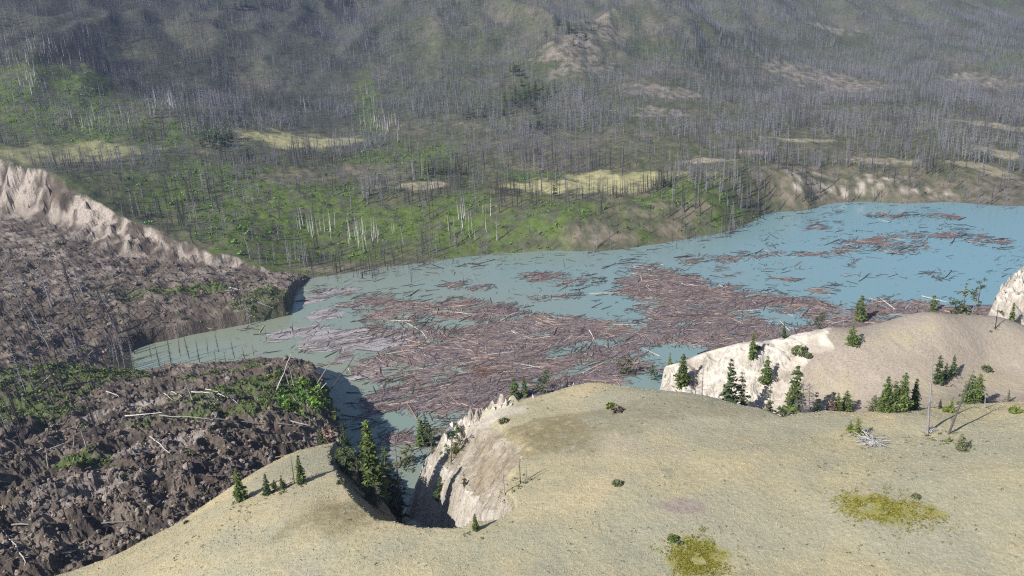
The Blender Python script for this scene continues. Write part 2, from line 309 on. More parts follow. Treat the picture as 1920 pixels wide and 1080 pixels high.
# ------------------------------------------------------------------ materials
def mat_new(name):
    m = bpy.data.materials.new(name); m.use_nodes = True; n = m.node_tree
    return m, n, n.nodes, n.links, n.nodes['Principled BSDF']
def vmat(name, rough=0.9, noise=None, amp=0.3, bump=0.0, bscale=1.0, zs=1.0, spec=0.2, objvar=0.0, streak=0.0):
    """vertex colour times a world-space grain, with relief"""
    m, n, N, Lk, B = mat_new(name)
    B.inputs['Roughness'].default_value = rough; B.inputs['Specular IOR Level'].default_value = spec
    at = N.new('ShaderNodeAttribute'); at.attribute_name = 'Col'; col = at.outputs['Color']
    if noise:
        g = N.new('ShaderNodeNewGeometry'); mp = N.new('ShaderNodeMapping'); mp.inputs['Scale'].default_value = (1, 1, zs)
        Lk.new(g.outputs['Position'], mp.inputs['Vector'])
        tx = N.new('ShaderNodeTexNoise'); tx.inputs['Scale'].default_value = noise; tx.inputs['Detail'].default_value = 5; tx.inputs['Roughness'].default_value = 0.65
        Lk.new(mp.outputs[0], tx.inputs['Vector'])
        mr = N.new('ShaderNodeMapRange'); mr.inputs[1].default_value = 0.25; mr.inputs[2].default_value = 0.75; mr.inputs[3].default_value = 1 - amp; mr.inputs[4].default_value = 1 + amp
        Lk.new(tx.outputs[0], mr.inputs[0])
        mx = N.new('ShaderNodeVectorMath'); mx.operation = 'SCALE'; Lk.new(col, mx.inputs[0]); Lk.new(mr.outputs[0], mx.inputs['Scale']); col = mx.outputs[0]
        if bump:
            t2 = N.new('ShaderNodeTexNoise'); t2.inputs['Scale'].default_value = bscale; t2.inputs['Detail'].default_value = 4; Lk.new(mp.outputs[0], t2.inputs['Vector'])
            bp = N.new('ShaderNodeBump'); bp.inputs['Strength'].default_value = 1.0; bp.inputs['Distance'].default_value = bump
            Lk.new(t2.outputs[0], bp.inputs['Height']); Lk.new(bp.outputs[0], B.inputs['Normal'])
    if streak:                                # rills run down whatever is steep
        m3 = N.new('ShaderNodeMapping'); m3.inputs['Scale'].default_value = (0.9, 0.9, 0.10); Lk.new(g.outputs['Position'], m3.inputs['Vector'])
        t3 = N.new('ShaderNodeTexNoise'); t3.inputs['Scale'].default_value = 0.8; t3.inputs['Detail'].default_value = 6; t3.inputs['Roughness'].default_value = 0.7; Lk.new(m3.outputs[0], t3.inputs['Vector'])
        sx = N.new('ShaderNodeSeparateXYZ'); Lk.new(g.outputs['Normal'], sx.inputs[0]); m4 = N.new('ShaderNodeMapRange'); m4.interpolation_type = 'SMOOTHSTEP'; m4.inputs[1].default_value = 0.88; m4.inputs[2].default_value = 0.62; Lk.new(sx.outputs[2], m4.inputs[0])
        m5 = N.new('ShaderNodeMapRange'); m5.inputs[1].default_value = 0.3; m5.inputs[2].default_value = 0.62; m5.inputs[3].default_value = 0.72; m5.inputs[4].default_value = 1.15; Lk.new(t3.outputs[0], m5.inputs[0])
        m6 = N.new('ShaderNodeMix'); m6.inputs[2].default_value = 1.0; Lk.new(m4.outputs[0], m6.inputs[0]); Lk.new(m5.outputs[0], m6.inputs[3])
        mx = N.new('ShaderNodeVectorMath'); mx.operation = 'SCALE'; Lk.new(col, mx.inputs[0]); Lk.new(m6.outputs[0], mx.inputs['Scale']); col = mx.outputs[0]
        b2 = N.new('ShaderNodeBump'); b2.inputs['Distance'].default_value = streak; Lk.new(m4.outputs[0], b2.inputs['Strength']); Lk.new(t3.outputs[0], b2.inputs['Height']); Lk.new(bp.outputs[0], b2.inputs['Normal']); Lk.new(b2.outputs[0], B.inputs['Normal'])
    if objvar:
        oi = N.new('ShaderNodeObjectInfo'); mr = N.new('ShaderNodeMapRange'); mr.inputs[3].default_value = 1 - objvar; mr.inputs[4].default_value = 1 + objvar
        Lk.new(oi.outputs['Random'], mr.inputs[0]); mx = N.new('ShaderNodeVectorMath'); mx.operation = 'SCALE'; Lk.new(col, mx.inputs[0]); Lk.new(mr.outputs[0], mx.inputs['Scale']); col = mx.outputs[0]
    Lk.new(col, B.inputs['Base Color'])
    return m
M_bluff = vmat('grassland_and_clay', 0.95, 1.6, 0.2, 0.22, 1.1, 1.0, 0.1, 0.0, 1.6)
M_slide = vmat('slide_soil', 0.95, 0.8, 0.35, 0.5, 0.7, 1.0, 0.15, 0.0, 1.2)
M_hill = vmat('hillside_soil', 0.95, 0.16, 0.4, 0.9, 0.25, 1.0, 0.1)
M_leaf = vmat('foliage', 0.75, 1.2, 0.3, spec=0.25, objvar=0.18)
M_wood = vmat('weathered_wood', 0.85, 1.5, 0.3, spec=0.2, objvar=0.2)
M_rock = vmat('clay_clods', 0.95, 1.2, 0.3, 0.25, 1.6, spec=0.15)
M_mat = vmat('bark_mat', 0.9, 1.1, 0.5, 0.25, 2.0, spec=0.15)
M_tuft = vmat('dry_grass', 0.9, 0.5, 0.2, spec=0.1)

# ------------------------------------------------------------------ terrain mesh
az = np.radians(np.linspace(-44, 44, 640))
dd = [62.0]
while dd[-1] < 3300:
    q = dd[-1]; dd.append(q * (1.0062 if q < 100 else 1.0030 if q < 330 else 1.0045 if q < 700 else 1.007 if q < 1400 else 1.011))
dd = np.array(dd); nr, na = len(dd), len(az)
TX = (dd[:, None] * np.sin(az)[None]).ravel(); TY = (dd[:, None] * np.cos(az)[None]).ravel()
TZ, ZN, CL = height(TX, TY, True)
print('terrain', nr, na, round(time.time() - T0, 1))

def el(px, py, rx, ry):                       # a patch on the ground: world centre, half widths across and along the view
    q = hit(px, py); d = math.hypot(q[0], q[1]); D = math.hypot(d, H - q[2])
    g = max((H - q[2]) / D, 0.03) + (0.2 if d > 850 else 0.03)      # the slope turns the ground towards the view
    return (q[0], q[1], rx / F * D, ry / F * D / g)
def ell_mask(x, y, e, seed=1, rag=0.45, s=25):
    a = np.arctan2(e[0], e[1]); dx, dy = x - e[0], y - e[1]
    u = (dx * math.cos(a) - dy * math.sin(a)) / e[2]; v = (dx * math.sin(a) + dy * math.cos(a)) / e[3]
    r = np.sqrt(u * u + v * v) + rag * fbm(x, y, s, 3, seed)
    return ss((1.25 - r) / 0.5)
MEAD = [el(*q) for q in [(560, 265, 95, 22), (1140, 346, 130, 17), (1010, 352, 60, 10), (130, 292, 110, 10), (1400, 285, 40, 7), (1330, 300, 60, 5), (1500, 262, 60, 5), (1880, 238, 70, 8), (1870, 285, 40, 10), (1640, 300, 60, 4), (1850, 318, 50, 6), (780, 345, 60, 6)]]
GREEN = [el(*q) for q in [(660, 440, 130, 34), (900, 450, 110, 22), (480, 450, 90, 40), (380, 360, 120, 30), (1300, 365, 80, 20), (1190, 430, 25, 20), (230, 250, 120, 30), (690, 200, 22, 60), (760, 290, 90, 24), (540, 370, 120, 26), (1000, 330, 60, 8), (100, 180, 110, 40), (820, 400, 160, 18), (1900, 110, 40, 30), (1050, 400, 90, 18)]]
BARE = [el(*q) for q in [(1500, 130, 60, 26), (1590, 160, 50, 26), (1080, 100, 60, 24), (1130, 50, 40, 20), (1830, 150, 60, 18), (1640, 340, 130, 12), (1520, 340, 50, 10), (1560, 55, 40, 6), (1880, 345, 60, 22), (1250, 400, 60, 14), (640, 500, 70, 6), (560, 330, 70, 8), (700, 320, 60, 10), (1120, 440, 60, 8), (1250, 170, 60, 12), (1230, 210, 60, 10)]]
WHITE = [el(*q) for q in [(1505, 340, 34, 5), (1690, 340, 30, 5), (1740, 364, 30, 4), (1560, 55, 22, 3), (1810, 140, 16, 6), (1615, 340, 26, 6)]]
WHITE.append(el(1560, 345, 50, 5)); BARE.append(el(1450, 340, 60, 8))
PATCH = [el(1305, 1045, 46, 36), el(1660, 955, 66, 24)]
PURP = el(1275, 945, 46, 14); OLIVE = [el(*q) for q in [(1040, 830, 95, 34), (1130, 785, 130, 34), (1270, 760, 150, 18), (640, 955, 110, 40)]]; GREY = [el(1350, 760, 250, 60), el(1500, 980, 300, 60)]
PALE = el(920, 778, 60, 16); BROWN = el(1000, 900, 40, 30)
SGREEN = [el(*q) for q in [(480, 730, 130, 34), (570, 742, 58, 42), (500, 560, 50, 26), (120, 865, 80, 16), (100, 700, 130, 26), (350, 545, 110, 8), (420, 695, 80, 8), (60, 770, 70, 30), (440, 770, 150, 12)]]
SPALE = [el(*q) for q in [(300, 830, 90, 20), (160, 920, 110, 30), (220, 765, 60, 12), (430, 745, 60, 14)]]
def mix(c, col, t): return c + (np.array(col)[None] - c) * np.asarray(t)[:, None]
def far_color(x, y, h):
    d = np.hypot(x, y)
    n1 = fbm(x, y, 120, 4, 81); n2 = fbm(x, y, 30, 4, 83); n3 = fbm(x, y, 10, 3, 85)
    c = np.tile(np.array([[0.090, 0.092, 0.056]]), (len(x), 1))
    c = mix(c, (0.072, 0.082, 0.038), ss(0.4 + n1 * 1.2 + n2)); c = mix(c, (0.165, 0.135, 0.105), ss(0.1 + 1.3 * n2 - n1 + 0.6 * n3) * 0.6)
    c = mix(c, (0.055, 0.055, 0.048), ss((-60 - x - 0.12 * y + 160) / 220) * ss((y - 820) / 160) * ss(0.75 + 1.3 * n1 + 0.7 * n2) * 0.75)     # darker ground on the left of the upper slope
    low = ss((60 - h) / 40)
    c = mix(c, (0.16, 0.145, 0.075), low * ss(0.35 + 1.5 * n3 + n2) * 0.6)
    for i, e in enumerate(GREEN): c = mix(c, (0.086, 0.122, 0.028), ell_mask(x, y, e, 90 + i, 1.1, 30) * ss(0.55 + 1.8 * n3 + 1.0 * n2) * 0.9)
    for i, e in enumerate(BARE): c = mix(c, (0.29, 0.235, 0.19) if e[1] > 800 else (0.185, 0.148, 0.110), ell_mask(x, y, e, 120 + i, 1.1, 26) * ss(0.55 + n3 * 1.6) * 0.8)
    for i, e in enumerate(MEAD): c = mix(c, (0.37, 0.335, 0.165) if i < 3 else (0.25, 0.235, 0.12) if i == 3 else (0.34, 0.29, 0.19), ell_mask(x, y, e, 150 + i, 0.75, 26) * ss(0.85 + 1.2 * n3 + 0.6 * n2) * 0.88)
    for i, e in enumerate(WHITE): c = mix(c, (0.55, 0.48, 0.40), ell_mask(x, y, e, 170 + i, 1.1, 14) * ss(0.25 + 1.9 * n3 + n2) * 0.6)
    c = mix(c, (0.13, 0.115, 0.085), ss((1.3 - h) / 1.3) * 0.6)
    return c
def slide_color(x, y, h, cl):
    n1 = fbm(x, y, 40, 3, 181); n2 = fbm(x, y, 9, 4, 183)
    c = np.tile(np.array([[0.100, 0.079, 0.060]]), (len(x), 1))
    c = mix(c, (0.190, 0.153, 0.119), ss(0.15 + 1.6 * n2 + n1)); c = mix(c, (0.055, 0.044, 0.037), ss(0.2 - 1.5 * n2 + 0.6 * n1))
    for i, e in enumerate(SPALE): c = mix(c, (0.30, 0.255, 0.22), ell_mask(x, y, e, 190 + i, 0.9, 14) * ss(0.6 + 1.5 * n2) * 0.8)
    for i, e in enumerate(SGREEN): c = mix(c, (0.075, 0.105, 0.03), ell_mask(x, y, e, 200 + i, 0.9, 14) * ss(0.6 + 1.6 * n2) * 0.85)
    dn = np.hypot(x, y)
    c = mix(c, (0.25, 0.205, 0.17), ss((dn - 420) / 160) * ss(0.35 + 1.2 * n1 + n2) * 0.6)
    c = mix(c, (0.37, 0.31, 0.255), ss((cl - 0.15) * 2.2) * ss(0.45 + 2.0 * n2 + 1.4 * n1))
    c = mix(c, (0.15, 0.12, 0.1), ss((1.5 - h) / 2) * 0.7)
    return c
def bluff_color(x, y, h, cl, slope):
    n1 = fbm(x, y, 40, 3, 221); n2 = fbm(x, y, 12, 4, 223); n3 = fbm(x, y, 2.5, 3, 225)
    c = np.tile(np.array([[0.365, 0.312, 0.188]]), (len(x), 1))
    c = mix(c, (0.315, 0.285, 0.190), ss(0.4 + 1.9 * n1 + 1.2 * n2)); c = mix(c, (0.43, 0.350, 0.205), ss(0.0 + 1.9 * fbm(x, y, 26, 3, 229) + 0.8 * n3)); c = mix(c, (0.285, 0.275, 0.19), ss(-0.1 + 2.0 * fbm(x, y, 55, 4, 231) + 0.5 * n3) * 0.8); c = mix(c, (0.33, 0.285, 0.235), ss(-0.25 + 1.9 * fbm(x, y, 33, 3, 233)) * 0.7); c = mix(c, (0.25, 0.235, 0.165), ss(-0.15 - n1 + 0.6 * n2 + 1.3 * n3) * 0.6)
    for i, e in enumerate(OLIVE): c = mix(c, (0.205, 0.168, 0.090), ell_mask(x, y, e, 230 + i, 1.2, 22) * ss(0.85 + 1.2 * n3) * 0.8)  # olive grass, with the shade of the hollow put into its colour
    for i, e in enumerate(GREY): c = mix(c, (0.30, 0.28, 0.20), ell_mask(x, y, e, 240 + i, 0.8, 20) * 0.5)
    c = mix(c, (0.27, 0.215, 0.18), ell_mask(x, y, PURP, 250, 0.7, 8) * 0.85)
    for i, e in enumerate(PATCH): c = mix(c, (0.24, 0.215, 0.05), ell_mask(x, y, e, 260 + i, 0.9, 7) * ss(0.9 + 1.2 * n3) * 0.85)
    hill2 = ss((y - (178 + 0.0 * x)) / 22) * ss((x - 62) / 22)
    c = mix(c, (0.295, 0.245, 0.195), hill2 * ss(0.9 + n2) * 0.9)
    c = mix(c, (0.40, 0.33, 0.255), hill2 * ss(-0.2 + 2.2 * np.abs(fbm(x + 0.5 * y, y * 0.4, 5, 3, 227))) * 0.5)
    c = mix(c, (0.46, 0.41, 0.33), ell_mask(x, y, PALE, 251, 0.6, 8) * 0.8)
    white = ss((cl - 0.35) * 3 * 1 + 0.9 * n2) * ss((slope - 0.28) * 3 + 0.25 * (cl > 0.9) + 1.0 * (cl > 1.5))
    c = mix(c, (0.25, 0.20, 0.15), ss(cl * 2.5) * (cl < 0.6) * 0.75)
    c = mix(c, (0.54, 0.485, 0.405), white * ss(1.1 + 0.6 * n3))
    c = mix(c, (0.36, 0.305, 0.24), white * ss(0.0 + 1.8 * n2 + 1.2 * np.abs(fbm(x + 0.6 * y, (y - 0.6 * x) * 0.25, 4, 3, 228))) * 0.8)
    return c
hz = TZ.reshape(nr, na); gy = np.gradient(hz, axis=0) / np.gradient(dd)[:, None]; gx = np.gradient(hz, axis=1) / (dd[:, None] * (az[1] - az[0]))
SL = np.hypot(gx, gy).ravel()
COL = np.zeros((len(TX), 3))
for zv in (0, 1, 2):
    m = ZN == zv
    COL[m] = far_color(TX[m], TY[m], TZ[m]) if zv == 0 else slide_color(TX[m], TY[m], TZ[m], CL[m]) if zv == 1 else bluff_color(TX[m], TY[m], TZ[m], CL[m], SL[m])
ii, jj = np.meshgrid(np.arange(nr - 1), np.arange(na - 1), indexing='ij')
Q = np.stack([ii * na + jj, ii * na + jj + 1, (ii + 1) * na + jj + 1, (ii + 1) * na + jj], -1).reshape(-1, 4)
deep = (TZ[Q] < -2.0).all(1); Q = Q[~deep]; fz = ZN[Q].max(1)
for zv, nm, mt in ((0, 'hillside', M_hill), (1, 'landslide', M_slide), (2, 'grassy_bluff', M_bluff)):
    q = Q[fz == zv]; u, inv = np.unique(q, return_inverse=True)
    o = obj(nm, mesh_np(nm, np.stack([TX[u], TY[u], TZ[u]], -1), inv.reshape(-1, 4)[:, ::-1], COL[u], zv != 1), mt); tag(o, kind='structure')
print('terrain done', len(Q), round(time.time() - T0, 1))

# ------------------------------------------------------------------ lake
m, n, N, Lk, B = mat_new('silty_water')
B.inputs['Roughness'].default_value = 0.16; B.inputs['IOR'].default_value = 1.333
g = N.new('ShaderNodeNewGeometry'); tx = N.new('ShaderNodeTexNoise'); tx.inputs['Scale'].default_value = 0.012; tx.inputs['Detail'].default_value = 4
Lk.new(g.outputs['Position'], tx.inputs['Vector'])
cr = N.new('ShaderNodeValToRGB'); cr.color_ramp.elements[0].position = 0.35; cr.color_ramp.elements[0].color = (0.215, 0.232, 0.165, 1); cr.color_ramp.elements[1].position = 0.65; cr.color_ramp.elements[1].color = (0.190, 0.240, 0.190, 1)
Lk.new(tx.outputs[0], cr.inputs[0]); sp = N.new('ShaderNodeSeparateXYZ'); Lk.new(g.outputs['Position'], sp.inputs[0]); mr = N.new('ShaderNodeMapRange'); mr.inputs[1].default_value = -80; mr.inputs[2].default_value = 260; Lk.new(sp.outputs[0], mr.inputs[0])
mxc = N.new('ShaderNodeMix'); mxc.data_type = 'RGBA'; Lk.new(mr.outputs[0], mxc.inputs[0]); Lk.new(cr.outputs[0], mxc.inputs[6]); mxc.inputs[7].default_value = (0.165, 0.285, 0.310, 1)   # clearer, bluer water away from the slide
Lk.new(mxc.outputs[2], B.inputs['Base Color'])
t2 = N.new('ShaderNodeTexNoise'); t2.inputs['Scale'].default_value = 1.3; t2.inputs['Detail'].default_value = 3; Lk.new(g.outputs['Position'], t2.inputs['Vector'])
bp = N.new('ShaderNodeBump'); bp.inputs['Strength'].default_value = 0.5; bp.inputs['Distance'].default_value = 0.03; Lk.new(t2.outputs[0], bp.inputs['Height']); Lk.new(bp.outputs[0], B.inputs['Normal'])
M_water = m
bx, by = np.meshgrid(np.linspace(-260, 760, 52), np.linspace(215, 900, 36), indexing='ij')
k = (np.arange(51)[:, None] * 36 + np.arange(35)[None]).reshape(-1)
o = obj('lake', mesh_np('lake', np.stack([bx.ravel(), by.ravel(), 0 * bx.ravel()], -1), np.stack([k, k + 36, k + 37, k + 1], -1)), M_water); tag(o, kind='structure')

# ------------------------------------------------------------------ templates
def t_snag(seed, nb, sides, wid, blen, bw, top=0.12):
    """bare trunk with branch stubs, unit height"""
    r = np.random.default_rng(seed); V = []; Fc = []
    bx_, by_ = r.normal(0, 0.012, 2)
    for k in range(sides):
        q = 2 * np.pi * k / sides; V.append((wid * np.cos(q), wid * np.sin(q), -0.03))
    V.append((bx_, by_, 1.0))
    for k in range(sides): Fc.append((k, (k + 1) % sides, sides))
    for k in range(nb):
        z = 0.2 + 0.76 * (k + r.random()) / nb; a = r.uniform(0, 6.283); L = blen * (1.15 - z) * r.uniform(0.5, 1.3); dz = r.uniform(-0.5, 0.35) * L
        i = len(V); cx, cy = bx_ * z, by_ * z
        V += [(cx, cy, z - bw), (cx, cy, z + bw), (cx + L * np.cos(a), cy + L * np.sin(a), z + dz)]; Fc.append((i, i + 1, i + 2))
    V = np.array(V); return V, np.array(Fc), np.ones((len(V), 3))
def t_shrub(seed, n, flat=0.8, up=0.35):
    r = np.random.default_rng(seed); V = []; Fc = []; Cc = []
    for k in range(n):
        a = r.uniform(0, 6.283); rr = math.sqrt(r.random()); z = flat * math.sqrt(max(0, 1 - rr * rr)) * r.uniform(0.35, 1.05); c = np.array([rr * math.cos(a), rr * math.sin(a), z])
        s = r.uniform(0.22, 0.5); e1 = r.normal(0, 1, 3); e1 /= np.linalg.norm(e1); e2 = np.cross(e1, r.normal(0, 1, 3)); e2 /= np.linalg.norm(e2)
        i = len(V); V += [c + e1 * s, c - e1 * s * 0.5 + e2 * s * 0.8, c - e1 * s * 0.5 - e2 * s * 0.8]; Fc.append((i, i + 1, i + 2))
        t = r.uniform(0.65, 1.4); Cc += [(t, t, t * r.uniform(0.7, 1.1))] * 3
    return np.array(V), np.array(Fc), np.array(Cc)
def conifer(seed, wid=0.2, bare=0.08, gap=0.25, droop=0.35, whorls=17, dens=1.0, col=(0.05, 0.085, 0.02), ragged=0.35):
    """unit-height conifer: a trunk mesh and a crown of boughs built from needle sprays"""
    r = np.random.default_rng(seed); lean = r.normal(0, 0.015, 2)
    tz = np.array([-0.03, 0.3, 0.65, 1.0]); tv, tf = tube([(lean[0] * z, lean[1] * z, z) for z in tz], [0.017, 0.013, 0.008, 0.001], 6)
    a = Acc(); side = r.uniform(0, 6.283)
    for k in range(whorls):
        z = bare + (0.985 - bare) * (k + r.uniform(0, 0.7)) / whorls; prof = (1 - z) / (1 - bare)
        R = wid * (prof ** 0.75 * 0.95 + 0.05) * r.uniform(0.75, 1.15)
        if z < bare + 0.12: R *= 0.75
        nb = max(3, int((4 + 6 * prof) * dens))
        for j in range(nb):
            if r.random() < gap * 0.6: continue
            an = 2 * np.pi * (j + r.random()) / nb + k; L = R * r.uniform(1 - ragged, 1 + ragged * 0.6) * (1 + 0.18 * math.cos(an - side))
            dirv = np.array([math.cos(an), math.sin(an)]); m_ = max(3, int(5 + 10 * L / 0.2)); tone = r.uniform(0.7, 1.3)
            for q in range(m_):
                t = (q + r.random()) / m_; t = 0.12 + 0.88 * t; rad = L * t; hz_ = z - droop * L * t * t + 0.12 * L * t + r.normal(0, 0.006)
                sp = 0.045 * L / 0.2 * (1.25 - 0.6 * t) + 0.006; off = r.normal(0, sp * 0.9)
                c = np.array([lean[0] * z + dirv[0] * rad - dirv[1] * off, lean[1] * z + dirv[1] * rad + dirv[0] * off, hz_])
                s = r.uniform(0.7, 1.35) * (0.019 + 0.017 * prof); f = np.array([dirv[0], dirv[1], r.uniform(-0.7, 0.5)]) + r.normal(0, 0.55, 3); f /= np.linalg.norm(f)
                g_ = np.cross(f, [0, 0, 1] + r.normal(0, 0.6, 3)); g_ /= np.linalg.norm(g_)
                tn = tone * r.uniform(0.75, 1.3); cc = np.array(col) * tn * np.array([1 + 0.25 * t, 1 + 0.15 * t, 1])
                a.add([c + f * s * 1.5, c - f * s * 0.6 + g_ * s * 0.75, c - f * s * 0.6 - g_ * s * 0.75], [(0, 1, 2)], cc)
    tm = mesh_np('trunk', tv, tf, np.tile([[0.13, 0.105, 0.085]], (len(tv), 1))); tm.materials.append(M_wood)
    cm = a.mesh('crown'); cm.materials.append(M_leaf)
    return tm, cm
def pine(seed, bare=0.45, col=(0.06, 0.08, 0.028)):
    """open-crowned tree: long bare trunk, clumps of needles on crooked limbs"""
    r = np.random.default_rng(seed); P = [np.array([0, 0, -0.03])]
    for z in (0.25, 0.5, 0.75, 0.97): P.append(np.array([r.normal(0, 0.03 * z), r.normal(0, 0.03 * z), z]))
    tv, tf = tube(P, [0.02, 0.016, 0.012, 0.008, 0.002], 6); T = Acc(); T.add(tv, tf, (0.10, 0.08, 0.065)); a = Acc()
    for k in range(16):
        z = bare + (1 - bare) * (k + r.random()) / 16; an = r.uniform(0, 6.283); L = r.uniform(0.09, 0.24) * (1.15 - abs(z - bare - 0.2)); b = np.array([np.interp(z, [q[2] for q in P], [q[0] for q in P]), np.interp(z, [q[2] for q in P], [q[1] for q in P]), z])
        e = b + np.array([math.cos(an) * L, math.sin(an) * L, r.uniform(-0.02, 0.08)]); v, f = tube([b, (b + e) / 2 + r.normal(0, 0.01, 3), e], [0.006, 0.004, 0.002], 3, False); T.add(v, f, (0.10, 0.08, 0.065))
        for q in range(26):
            c = b + (e - b) * r.uniform(0.45, 1.1) + r.normal(0, 0.03, 3) * np.array([1, 1, 0.6]); s = r.uniform(0.014, 0.03); f_ = r.normal(0, 1, 3); f_ /= np.linalg.norm(f_); g_ = np.cross(f_, r.normal(0, 1, 3)); g_ /= np.linalg.norm(g_)
            a.add([c + f_ * s * 1.3, c - f_ * s * 0.5 + g_ * s * 0.8, c - f_ * s * 0.5 - g_ * s * 0.8], [(0, 1, 2)], np.array(col) * r.uniform(0.6, 1.4))
    tm = T.mesh('trunk'); tm.materials.append(M_wood); cm = a.mesh('crown'); cm.materials.append(M_leaf); return tm, cm
def dead_tree(seed, nb=60, L0=0.13, rad=0.014, col=(0.17, 0.155, 0.15), low=0.12, twig=3, bth=0.0032):
    r = np.random.default_rng(seed); l = r.normal(0, 0.02, 2); P = [np.array([l[0] * z, l[1] * z, z]) for z in (-0.03, 0.35, 0.7, 1.0)]
    tv, tf = tube(P, [rad, rad * 0.75, rad * 0.45, 0.001], 6); T = mesh_np('trunk', tv, tf, np.tile([col], (len(tv), 1))); T.materials.append(M_wood); a = Acc()
    for k in range(nb):
        z = low + (0.97 - low) * (k + r.random()) / nb; an = r.uniform(0, 6.283); L = L0 * (1.15 - z) * r.uniform(0.3, 1.25); b = np.array([l[0] * z, l[1] * z, z]); e = b + np.array([math.cos(an) * L, math.sin(an) * L, L * r.uniform(-0.55, 0.3)])
        v, f = tube([b, (b + e) / 2 + np.array([0, 0, 0.08 * L]), e], [bth, bth * 0.7, bth * 0.3], 3, False); a.add(v, f, np.array(col) * r.uniform(0.7, 1.4))
        for q in range(twig):
            c = b + (e - b) * r.uniform(0.3, 0.9); d = (e - b) * 0.4 + r.normal(0, 0.3 * L, 3); a.add([c, c + [0, 0, 0.004], c + d], [(0, 1, 2)], np.array(col) * r.uniform(0.7, 1.4))
    B_ = a.mesh('branches'); B_.materials.append(M_wood); return T, B_

# ------------------------------------------------------------------ burnt forest on the hillside
NC = 210000
a_ = rng.uniform(math.radians(-35), math.radians(35), NC); d_ = np.sqrt(rng.uniform(430 ** 2, 2300 ** 2, NC))
fx, fy = d_ * np.sin(a_), d_ * np.cos(a_); fh, fz_, _ = height(fx, fy, True)
px_, py_, dep = project(fx, fy, np.maximum(fh, 0))
inm = (fz_ == 0) & (fh > -4.6) & (px_ > -80) & (px_ < 2000) & (py_ > -20) & (fy > 300)
inm &= poly_sd(fx, fy, SPOLY) < -1
inm &= ~((fh < 0) & (px_ < 600))
fx, fy, fh, d_, px_, py_ = [q[inm] for q in (fx, fy, fh, d_, px_, py_)]
cl1 = fbm(fx, fy, 110, 3, 301); cl2 = fbm(fx, fy, 28, 3, 303)
pk = np.clip(0.55 + 1.3 * cl1 + 0.9 * cl2, 0.06, 1) * np.interp(d_, [450, 700, 1000, 1400, 2300], [0.55, 0.62, 0.8, 0.8, 0.75]) * (1 + 0.7 * ss((px_ - 900) / 200) * ss((760 - d_) / 100))
for i, e in enumerate(MEAD): pk *= 1 - 0.985 * ell_mask(fx, fy, e, 150 + i, 0.6, 26)
for i, e in enumerate(GREEN): pk *= 1 - 0.45 * ell_mask(fx, fy, e, 90 + i, 0.9, 30)
for i, e in enumerate(BARE): pk *= 1 - 0.75 * ell_mask(fx, fy, e, 120 + i, 0.8, 30)
pk *= np.where(fh < 0.2, 1.9 * ss((fh + 4.9) / 5.0), 1)
pk = np.minimum(pk * (1 + 0.5 * ss((800 - px_) / 500) * ss((d_ - 900) / 150)), 1); kp = rng.random(len(fx)) < pk
fx, fy, fh, d_, px_, py_ = [q[kp] for q in (fx, fy, fh, d_, px_, py_)]
ht = rng.uniform(0.55, 1.15, len(fx)) * np.interp(d_, [450, 800, 1300, 2300], [18.5, 18, 16, 15]) * (0.9 + 0.4 * fbm(fx, fy, 80, 2, 305))
ht = np.where(fh < 0, ht * 0.75, ht)
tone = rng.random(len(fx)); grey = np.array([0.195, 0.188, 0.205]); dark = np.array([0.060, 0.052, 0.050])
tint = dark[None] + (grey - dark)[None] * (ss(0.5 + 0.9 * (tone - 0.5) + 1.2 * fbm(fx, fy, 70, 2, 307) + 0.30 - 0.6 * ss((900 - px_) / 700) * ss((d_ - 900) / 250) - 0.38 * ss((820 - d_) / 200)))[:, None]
tilt = np.abs(rng.normal(0, 0.05, len(fx))); tdir = rng.uniform(0, 6.283, len(fx))
size = ht / d_ * ((px_ > 0) & (px_ < 1920)); order = np.argsort(-size)
ntop = 205; top, rest = order[:ntop], order[ntop:]
print('burnt trees', len(fx), round(time.time() - T0, 1))
fpos = np.stack([fx, fy, fh - 0.1], -1)
nearT = [t_snag(400 + k, 32, 4, 0.019, 0.095, 0.008) for k in range(6)]; farT = [t_snag(420 + k, 9, 3, 0.015, 0.15, 0.016) for k in range(6)]
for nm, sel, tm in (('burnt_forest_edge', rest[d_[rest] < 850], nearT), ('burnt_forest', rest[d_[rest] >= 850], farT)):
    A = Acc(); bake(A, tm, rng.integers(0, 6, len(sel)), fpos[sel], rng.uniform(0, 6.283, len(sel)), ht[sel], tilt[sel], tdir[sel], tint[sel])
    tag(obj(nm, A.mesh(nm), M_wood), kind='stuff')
def thing(name, loc, label, cat, group=None, rz=0.0, sc=1.0, lean=None):
    o = bpy.data.objects.new(name, None); C.objects.link(o); o.empty_display_size = 0.3
    o.location = loc; o.scale = (sc, sc, sc)
    if lean is None: o.rotation_euler = (0, 0, rz)
    else: o.rotation_euler = (Matrix.Rotation(lean[0], 3, Vector((math.cos(lean[1]), math.sin(lean[1]), 0))) @ Matrix.Rotation(rz, 3, 'Z')).to_euler()
    return tag(o, label, cat, group)
DEADG = [dead_tree(500 + k, 70, 0.10, 0.016, (0.20, 0.185, 0.185), 0.2, 1, 0.006) for k in range(3)]
DEADD = [dead_tree(510 + k, 56, 0.095, 0.016, (0.055, 0.048, 0.046), 0.2, 1, 0.006) for k in range(3)]
